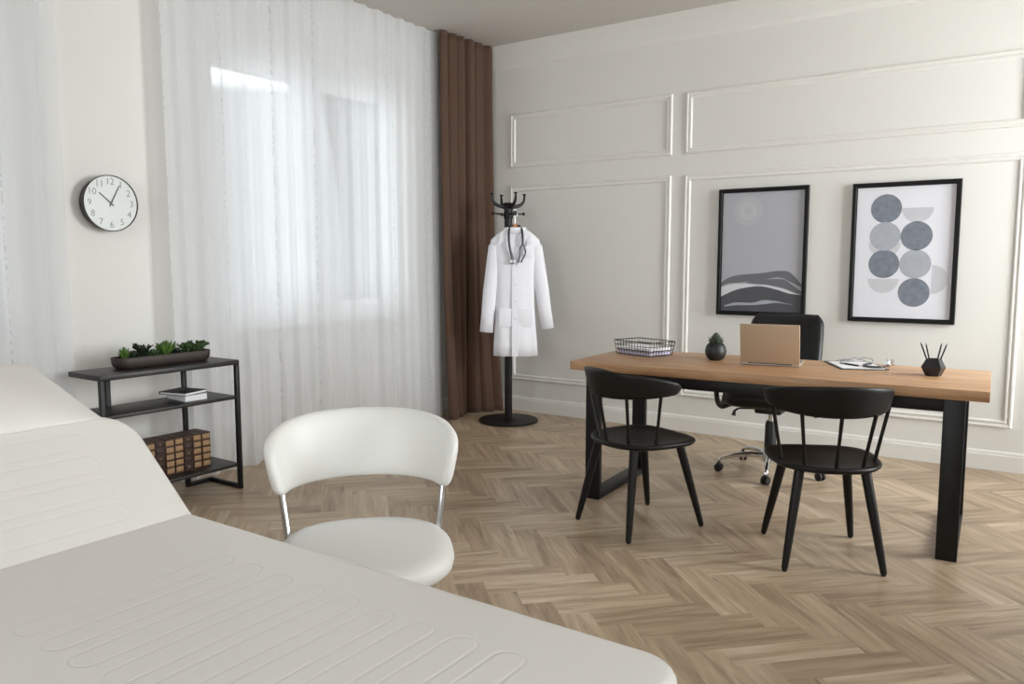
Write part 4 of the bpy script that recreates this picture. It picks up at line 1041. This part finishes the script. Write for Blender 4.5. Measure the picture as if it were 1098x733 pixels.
# ------------------------------------------------------------------ light: daylight
w = bpy.data.worlds.new('sky'); SC.world = w; w.use_nodes = True; nt = w.node_tree; bg = nt.nodes['Background']
tc = N(nt, 'ShaderNodeTexCoord'); sp = N(nt, 'ShaderNodeSeparateXYZ'); nt.links.new(tc.outputs['Generated'], sp.inputs[0])
cr = N(nt, 'ShaderNodeValToRGB'); e = cr.color_ramp.elements
e[0].position = 0.50; e[0].color = (0.50, 0.52, 0.55, 1); e[1].position = 0.75; e[1].color = (0.80, 0.84, 0.88, 1)
mr = N(nt, 'ShaderNodeMapRange'); mr.inputs['From Min'].default_value = -1; nt.links.new(sp.outputs['Z'], mr.inputs['Value']); nt.links.new(mr.outputs[0], cr.inputs[0])
def smooth(sock, a, b_):
    n = N(nt, 'ShaderNodeMapRange', interpolation_type='SMOOTHSTEP'); n.inputs['From Min'].default_value = a; n.inputs['From Max'].default_value = b_; nt.links.new(sock, n.inputs['Value']); return n.outputs[0]
dt = N(nt, 'ShaderNodeVectorMath', operation='DOT_PRODUCT'); dt.inputs[1].default_value = (math.cos(R(147)), math.sin(R(147)), 0.27); nt.links.new(tc.outputs['Generated'], dt.inputs[0])
gap = N(nt, 'ShaderNodeMath', operation='MULTIPLY'); nt.links.new(smooth(sp.outputs['Z'], 0.195, 0.215), gap.inputs[0]); nt.links.new(smooth(dt.outputs['Value'], 0.988, 1.015), gap.inputs[1])
mx = N(nt, 'ShaderNodeMix', data_type='RGBA'); nt.links.new(gap.outputs[0], mx.inputs[0]); nt.links.new(cr.outputs[0], mx.inputs[6]); mx.inputs[7].default_value = (3.2, 3.3, 3.4, 1)
nt.links.new(mx.outputs[2], bg.inputs['Color']); bg.inputs['Strength'].default_value = 0.95
def area(name, loc, rot, sx, sy, power, col):
    l = bpy.data.lights.new(name, 'AREA'); l.shape = 'RECTANGLE'; l.size = sx; l.size_y = sy; l.energy = power; l.color = col
    o = bpy.data.objects.new(name, l); COL.objects.link(o); o.location = loc; o.rotation_euler = rot; return o
# daylight entering through the windows; the one behind the camera is added fill
DAY = (1.0, 0.995, 0.988)
for (ya, yb, za, zb), pw in zip(RWIN, (90, 320)):
    area('daylight', (XR+0.35, (ya+yb)/2, (za+zb)/2+0.1), (0, R(78), 0), zb-za, yb-ya, pw, DAY)
area('daylight', ((FILL_WIN[0]+FILL_WIN[1])/2, YF-0.4, (FILL_WIN[2]+FILL_WIN[3])/2+0.15), (R(75), 0, 0), FILL_WIN[1]-FILL_WIN[0], FILL_WIN[3]-FILL_WIN[2], 115, DAY)  # added fill lamp outside the made-up front window
for ya, yb, za, zb in WIN:
    area('daylight', (XW-0.34, (ya+yb)/2, (za+zb)/2), (0, R(-90), 0), zb-za, yb-ya, 18, (0.95, 0.98, 1.0))

SC.view_settings.view_transform = 'Standard'; SC.view_settings.look = 'None'; SC.view_settings.exposure = 0.12; SC.view_settings.gamma = 1.0
SC.view_settings.use_curve_mapping = False
SC.cycles.max_bounces = 10; SC.cycles.diffuse_bounces = 6; SC.cycles.transparent_max_bounces = 16
